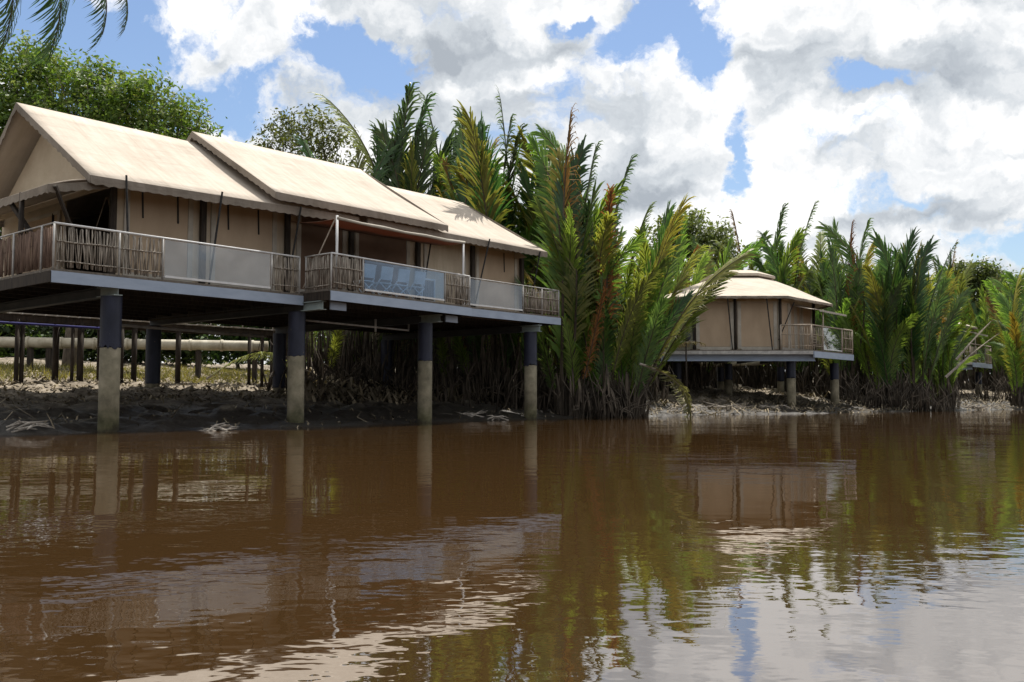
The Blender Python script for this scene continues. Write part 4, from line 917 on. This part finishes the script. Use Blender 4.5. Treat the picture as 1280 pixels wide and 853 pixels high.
tree('bushy_tree', 1215, 100, [(1212, 340, 0, 1.8, 1.6, 1.1), (1200, 352, 0, 1.8, 1.6, 1.4), (1225, 350, 0, 2, 1.8, 1.6), (1212, 368, 0, 3, 2, 1.8)], 'small round-topped tree far behind the farthest bungalow', [M['leaf_far'], M['leaf_olive']], 5000, .22, 11)
tree('bushy_tree', 1255, 104, [(1246, 352, 0, 1.3, 1.3, .9), (1262, 362, 0, 2, 1.8, 1.5), (1280, 358, 0, 1.6, 1.6, 1.4), (1250, 372, 0, 3, 2, 1.8), (1300, 360, 0, 3, 2, 2)], 'tree with pointed tops at the right edge of the skyline', [M['leaf_far'], M['leaf_olive']], 5000, .22, 12)
k_ = 0
for px, Y, by in ((-140, 64, 385), (-60, 62, 390), (20, 61, 398), (90, 63, 400), (160, 61, 402), (230, 63, 400), (300, 61, 400), (360, 62, 395), (430, 60, 380), (500, 62, 370), (570, 61, 370), (640, 62, 360), (700, 64, 350)):
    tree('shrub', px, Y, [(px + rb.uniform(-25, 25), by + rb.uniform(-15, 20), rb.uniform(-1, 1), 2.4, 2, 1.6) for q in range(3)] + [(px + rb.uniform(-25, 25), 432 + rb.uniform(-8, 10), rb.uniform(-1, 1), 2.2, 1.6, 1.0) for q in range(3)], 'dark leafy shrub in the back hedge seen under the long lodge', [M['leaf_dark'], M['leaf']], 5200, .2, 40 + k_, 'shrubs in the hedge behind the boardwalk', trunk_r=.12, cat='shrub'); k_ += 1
# far wood that closes the skyline
bl = []
for px in range(-500, 1900, 26):
    Y = 112 + rb.uniform(-6, 8); ht = 388 if px > 700 else 372
    for q in range(4): bl.append((tuple(at(px, ht + 26 * q + rb.uniform(-5, 25), Y)), (3.4, 2.5, 2.6)))
V, Fc = leaf_cloud(bl, 90000, .33, 77, 10); tag(fast_mesh('far_wood', V, Fc, [M['leaf_far'], M['leaf_dark']], np.repeat(rng.choice(2, len(Fc) // 10 + 1), 10)[:len(Fc)]), 'far green wood closing the skyline behind the palms', 'wood', kind='stuff')

# ------------------------------------------------------------------ litter, grass, driftwood on the bank
def scatter(n, xr, yr, dmin, dmax, zmax=9):
    x = rng.uniform(*xr, n * 4); y = rng.uniform(*yr, n * 4); d = bank_dist(x, y); k = (d > dmin) & (d < dmax); x = x[k][:n]; y = y[k][:n]; return x, y, ground_z(x, y)
def strips(x, y, z, ln, wd, lift):
    n = len(x); a = rng.uniform(0, 6.283, n); l = ln * rng.uniform(.3, 1.4, n); w = wd * rng.uniform(.5, 1.5, n); ca, sa = np.cos(a), np.sin(a); up = rng.normal(0, lift, n); bend = np.abs(rng.normal(0, lift * .6, n))
    def q(fl, fw, dz): return np.stack([x + ca * l * fl - sa * w * fw, y + sa * l * fl + ca * w * fw, z + .02 + dz], -1)
    V = np.stack([q(-.5, -.5, -up * .5 * l), q(-.5, .5, -up * .5 * l), q(0, .5, bend * l), q(0, -.5, bend * l), q(.5, .2, up * .5 * l), q(.5, -.2, up * .5 * l)], 1).reshape(-1, 3)
    o = np.arange(n)[:, None] * 6; return V, np.concatenate([o + np.array([[0, 1, 2, 3]]), o + np.array([[3, 2, 4, 5]])], 0)
Vs, Fs, off = [], [], 0
for args, p in (((30000, (-34, 8), (22, 60), 5.5, 24), (.24, .07, .3)), ((12000, (3, 50), (40, 90), .1, 14), (.38, .06, .3)), ((2500, (3, 50), (40, 90), .2, 8), (1.3, .05, .2)), ((1100, (-20, 3), (20, 46), .3, 6.5), (.2, .03, .35)), ((260, (-20, 3), (20, 46), .3, 6.5), (.9, .03, .2)), ((4000, (-9, 4), (36, 48), 5, 12), (.9, .10, .5))):
    x, y, z = scatter(*args); V, Fc = strips(x, y, z, *p); Vs.append(V); Fs.append(Fc + off); off += len(V)
tag(fast_mesh('leaf_litter', np.concatenate(Vs), np.concatenate(Fs), M['litter']), 'pale dead leaves and broken twigs strewn over the mud bank', 'leaf litter', kind='stuff')
x, y, z = scatter(22000, (-45, 0), (34, 62), 14, 27); n = len(x); a = rng.uniform(0, 6.283, n); h = rng.uniform(.08, .38, n); w = .025
tip = np.stack([x + rng.normal(0, .16, n), y + rng.normal(0, .16, n), z + h], -1)
V = np.stack([np.stack([x - np.cos(a) * w, y - np.sin(a) * w, z - .02], -1), np.stack([x + np.cos(a) * w, y + np.sin(a) * w, z - .02], -1), tip], 1).reshape(-1, 3)
tag(fast_mesh('bank_grass', V, np.arange(len(V)).reshape(-1, 3), M['grass']), 'dry yellow-green grass on the rise behind the long lodge', 'grass', kind='stuff')

def drift(px, py, Y, ln, label, n=6, name='driftwood', yaw=None):
    p = at(px, py, Y); z = max(gz(p.x, p.y), -.05); mb = MB()
    for k in range(n * 2):
        a = (yaw if yaw is not None else random.uniform(0, 6.28)) + random.gauss(0, .5); l = ln * random.uniform(.4, 1); c = Vector((p.x + random.gauss(0, ln * .2), p.y + random.gauss(0, ln * .2), z + random.uniform(.0, .12)))
        d = Vector((math.cos(a), math.sin(a), random.uniform(-.1, .35))) * l / 2; mb.tube([c - d, c + Vector((0, 0, random.uniform(0, .1))), c + d], [random.uniform(.012, .035), random.uniform(.015, .04), .006], 6)
    tag(mb.build(name, M['pale_bark'], None, True, loc=(p.x, p.y, z)), label, 'driftwood')
drift(277, 537, 25.2, .9, 'tangled pale driftwood at the waterline between the first two piles', 6)
drift(620, 527, 36.0, .9, 'pale driftwood stump at the waterline left of the last near pile', 5)
drift(30, 547, 22.6, 1.2, 'broken pale branches on the mud at the left edge', 5)
drift(586, 512, 37, 1.8, 'thin bleached branch rising from the mud between the third and fourth piles', 6)
drift(820, 500, 47, 3.0, 'fallen grey branches on the mud bank right of the palm clump', 14)
drift(905, 508, 50, 2.5, 'bleached sticks on the mud in front of the octagonal bungalow', 14)
drift(960, 512, 51.5, 1.6, 'short pale sticks at the waterline below the octagonal bungalow deck', 10)
drift(1215, 512, 64, 2.2, 'pale branches on the mud patch beside the far single pile', 12)
def roots(px0, px1, Y, n, label):
    p0 = Vector((X_at((px0 + px1) / 2, Y), Y, 0)); p0.z = gz(p0.x, p0.y); mb = MB()
    for k in range(n):
        px = random.uniform(px0, px1); yy = Y + random.uniform(-1.2, 1.5); x = X_at(px, yy); z = gz(x, yy) - .1; h = random.uniform(.5, 2.4); a = random.uniform(0, 6.28); sp_ = random.uniform(.2, 1.3)
        e = Vector((x + math.cos(a) * sp_, yy + math.sin(a) * sp_, z + h)); c = Vector((x, yy, z)).lerp(e, .5) + Vector((math.cos(a) * -.15, 0, .3)); mb.tube([(x, yy, z), c, e], [random.uniform(.02, .05), .03, .012], 5)
    tag(mb.build('mangrove_roots', M['thatch'], None, True, loc=p0), label, 'roots')
roots(690, 800, 41, 130, 'dark tangle of mangrove roots at the foot of the clump beside the long lodge')
roots(1050, 1190, 58.5, 150, 'brown tangle of roots along the waterline right of the octagonal bungalow')
roots(400, 690, 41.5, 170, 'dark upright stalks and roots in the shade behind the right half of the long lodge')
roots(330, 410, 38.5, 40, 'tangle of dark stalks under the lodge near the pale fallen frond')
roots(1000, 1060, 63, 70, 'dark stalks in the shade under the right deck of the octagonal bungalow')
roots(1210, 1300, 72, 80, 'dim stalks in the shade behind the far single pile')

# ------------------------------------------------------------------ sky, sun
SUN_EL, SUN_AZ = math.radians(66), math.radians(12)     # azimuth from +Y toward +X
wd = bpy.data.worlds.new('World'); S.world = wd; wd.use_nodes = True; nt = wd.node_tree; nt.nodes.clear()
out = N(nt, 'ShaderNodeOutputWorld'); bgn = N(nt, 'ShaderNodeBackground'); STR = .1; bgn.inputs['Strength'].default_value = STR; nt.links.new(bgn.outputs[0], out.inputs[0])
sky = N(nt, 'ShaderNodeTexSky', sky_type='NISHITA', sun_disc=False, sun_elevation=SUN_EL, sun_rotation=SUN_AZ, air_density=1.2, dust_density=.6, ozone_density=1.6)
tc = N(nt, 'ShaderNodeTexCoord'); D_ = tc.outputs['Generated']
def vm(op, a, b_=None, sc=None):
    n = N(nt, 'ShaderNodeVectorMath', operation=op)
    for i, q in enumerate((a, b_)):
        if q is None: continue
        if isinstance(q, (tuple, list)): n.inputs[i].default_value = q
        else: nt.links.new(q, n.inputs[i])
    if sc is not None: n.inputs['Scale'].default_value = sc
    return n.outputs['Value'] if op in ('LENGTH', 'DOT_PRODUCT') else n.outputs[0]
def cn(vec, scale, detail, rough=.55, lac=2.0):
    n = N(nt, 'ShaderNodeTexNoise', Scale=scale, Detail=detail, Roughness=rough, Lacunarity=lac); nt.links.new(vec, n.inputs['Vector']); return n
wn = cn(D_, 8, 7, .6); wv = vm('SCALE', vm('SUBTRACT', wn.outputs['Color'], (.5, .5, .5)), sc=.17); DW = vm('ADD', D_, wv)
def blob(px, py, rx, ry):
    r = ray(px, py).normalized(); d = vm('MULTIPLY', vm('SUBTRACT', DW, tuple(r)), (F / rx, 0, F / ry))
    mr = N(nt, 'ShaderNodeMapRange', interpolation_type='SMOOTHSTEP'); mr.inputs[1].default_value = 1.0; mr.inputs[2].default_value = 0.0; nt.links.new(vm('LENGTH', d), mr.inputs[0]); return mr.outputs[0]
def total(lst):
    acc = None
    for (px, py, rx, ry, w_) in lst:
        b0 = mth('MULTIPLY', blob(px, py, rx, ry), w_); acc = b0 if acc is None else mth('ADD', acc, b0)
    return acc
gaps = total([(150, 80, 190, 75, 1), (60, 20, 150, 70, .8), (330, 115, 130, 40, .55), (455, 85, 120, 55, 1.0), (300, 30, 60, 30, .4), (560, 15, 50, 20, .4), (835, 25, 110, 60, 1.1), (905, 85, 55, 60, 1.0), (1085, 112, 75, 32, 1), (925, 200, 32, 75, .9), (720, 12, 40, 25, .7), (1270, 300, 130, 45, .5), (1270, 140, 30, 20, .5), (1130, 250, 100, 25, .3)])
grey = total([(640, 40, 260, 90, .75), (540, 60, 120, 60, .4), (790, 225, 150, 75, .8), (1010, 35, 170, 70, .7), (1190, 90, 160, 80, .8), (965, 135, 60, 70, .6), (1090, 275, 170, 28, .6), (1180, 285, 180, 40, .5), (690, 130, 90, 50, .25)])
n1 = cn(DW, 8, 11, .58); sc_ = N(nt, 'ShaderNodeMapping'); sc_.inputs['Scale'].default_value = (1, 1, 1.7); nt.links.new(DW, sc_.inputs['Vector']); nt.links.new(sc_.outputs[0], n1.inputs['Vector'])
n2 = cn(vm('ADD', sc_.outputs[0], (.015, 0, .05)), 7, 5, .5); n0 = cn(sc_.outputs[0], 7, 5, .5); n5 = cn(sc_.outputs[0], 3.3, 4, .5)
dens = mth('SUBTRACT', mth('ADD', mth('MULTIPLY', n1.outputs['Fac'], 1.2), .045), mth('MULTIPLY', gaps, .47))
al = N(nt, 'ShaderNodeMapRange', interpolation_type='SMOOTHSTEP'); al.inputs[1].default_value = .37; al.inputs[2].default_value = .56; nt.links.new(dens, al.inputs[0])
lit = mth('ADD', .80, mth('MULTIPLY', mth('ADD', mth('SUBTRACT', n0.outputs['Fac'], n2.outputs['Fac']), mth('MULTIPLY', mth('SUBTRACT', .52, n5.outputs['Fac']), .6)), 3.0))
shade = N(nt, 'ShaderNodeMath', operation='SUBTRACT', use_clamp=True); nt.links.new(lit, shade.inputs[0]); nt.links.new(mth('MULTIPLY', grey, .64), shade.inputs[1])
k = 1 / STR
cc = ramp(nt, shade.outputs[0], [(0, (.40 * k * .1, .44 * k * .1, .49 * k * .1)), (.45, (.62 * k * .1, .66 * k * .1, .70 * k * .1)), (.95, (1, 1, 1))])
sy = N(nt, 'ShaderNodeSeparateXYZ'); nt.links.new(D_, sy.inputs[0]); fb = N(nt, 'ShaderNodeMapRange', interpolation_type='SMOOTHSTEP')   # clouds behind the camera dimmed to lower the fill light
fb.inputs[1].default_value = -.3; fb.inputs[2].default_value = .75; fb.inputs[3].default_value = .85; fb.inputs[4].default_value = 1.0; nt.links.new(sy.outputs[1], fb.inputs[0])
cs = vm('SCALE', vm('MULTIPLY', cc, (k, k, k)), sc=.94); cs_n = cs.node; nt.links.new(mth('MULTIPLY', fb.outputs[0], .74), cs_n.inputs['Scale'])
mx = N(nt, 'ShaderNodeMix', data_type='RGBA'); nt.links.new(al.outputs[0], mx.inputs[0]); 
blue = vm('MULTIPLY', sky.outputs[0], (.75, .78, .85)); nt.links.new(blue, mx.inputs[6]); nt.links.new(cs, mx.inputs[7]); nt.links.new(mx.outputs[2], bgn.inputs[0])
wd.cycles.sampling_method = 'MANUAL'; wd.cycles.sample_map_resolution = 512

sl = bpy.data.lights.new('sun', 'SUN'); sl.energy = 4.1; sl.angle = math.radians(.5); sl.color = (1, .95, .87)
so = bpy.data.objects.new('sun', sl); COL.objects.link(so)
sd = Vector((math.cos(SUN_EL) * math.sin(SUN_AZ), math.cos(SUN_EL) * math.cos(SUN_AZ), math.sin(SUN_EL)))
so.rotation_euler = (-sd).to_track_quat('-Z', 'Y').to_euler(); so.location = (0, 0, 60)

cam = bpy.data.cameras.new('camera'); cam.sensor_width = 36; cam.lens = 36 * F / 1280; cam.clip_end = 6000; cam.clip_start = .05
co = bpy.data.objects.new('camera', cam); COL.objects.link(co); co.location = (0, 0, EYE); co.rotation_euler = (math.pi / 2 + PITCH, 0, 0); S.camera = co
S.view_settings.view_transform = 'Standard'; S.view_settings.look = 'None'; S.view_settings.exposure = 0.58; S.view_settings.gamma = 1
S.cycles.max_bounces = 8; S.cycles.transparent_max_bounces = 8; S.cycles.caustics_reflective = False; S.cycles.caustics_refractive = False
print('fronds', frond_count, 'objects', len(bpy.data.objects))
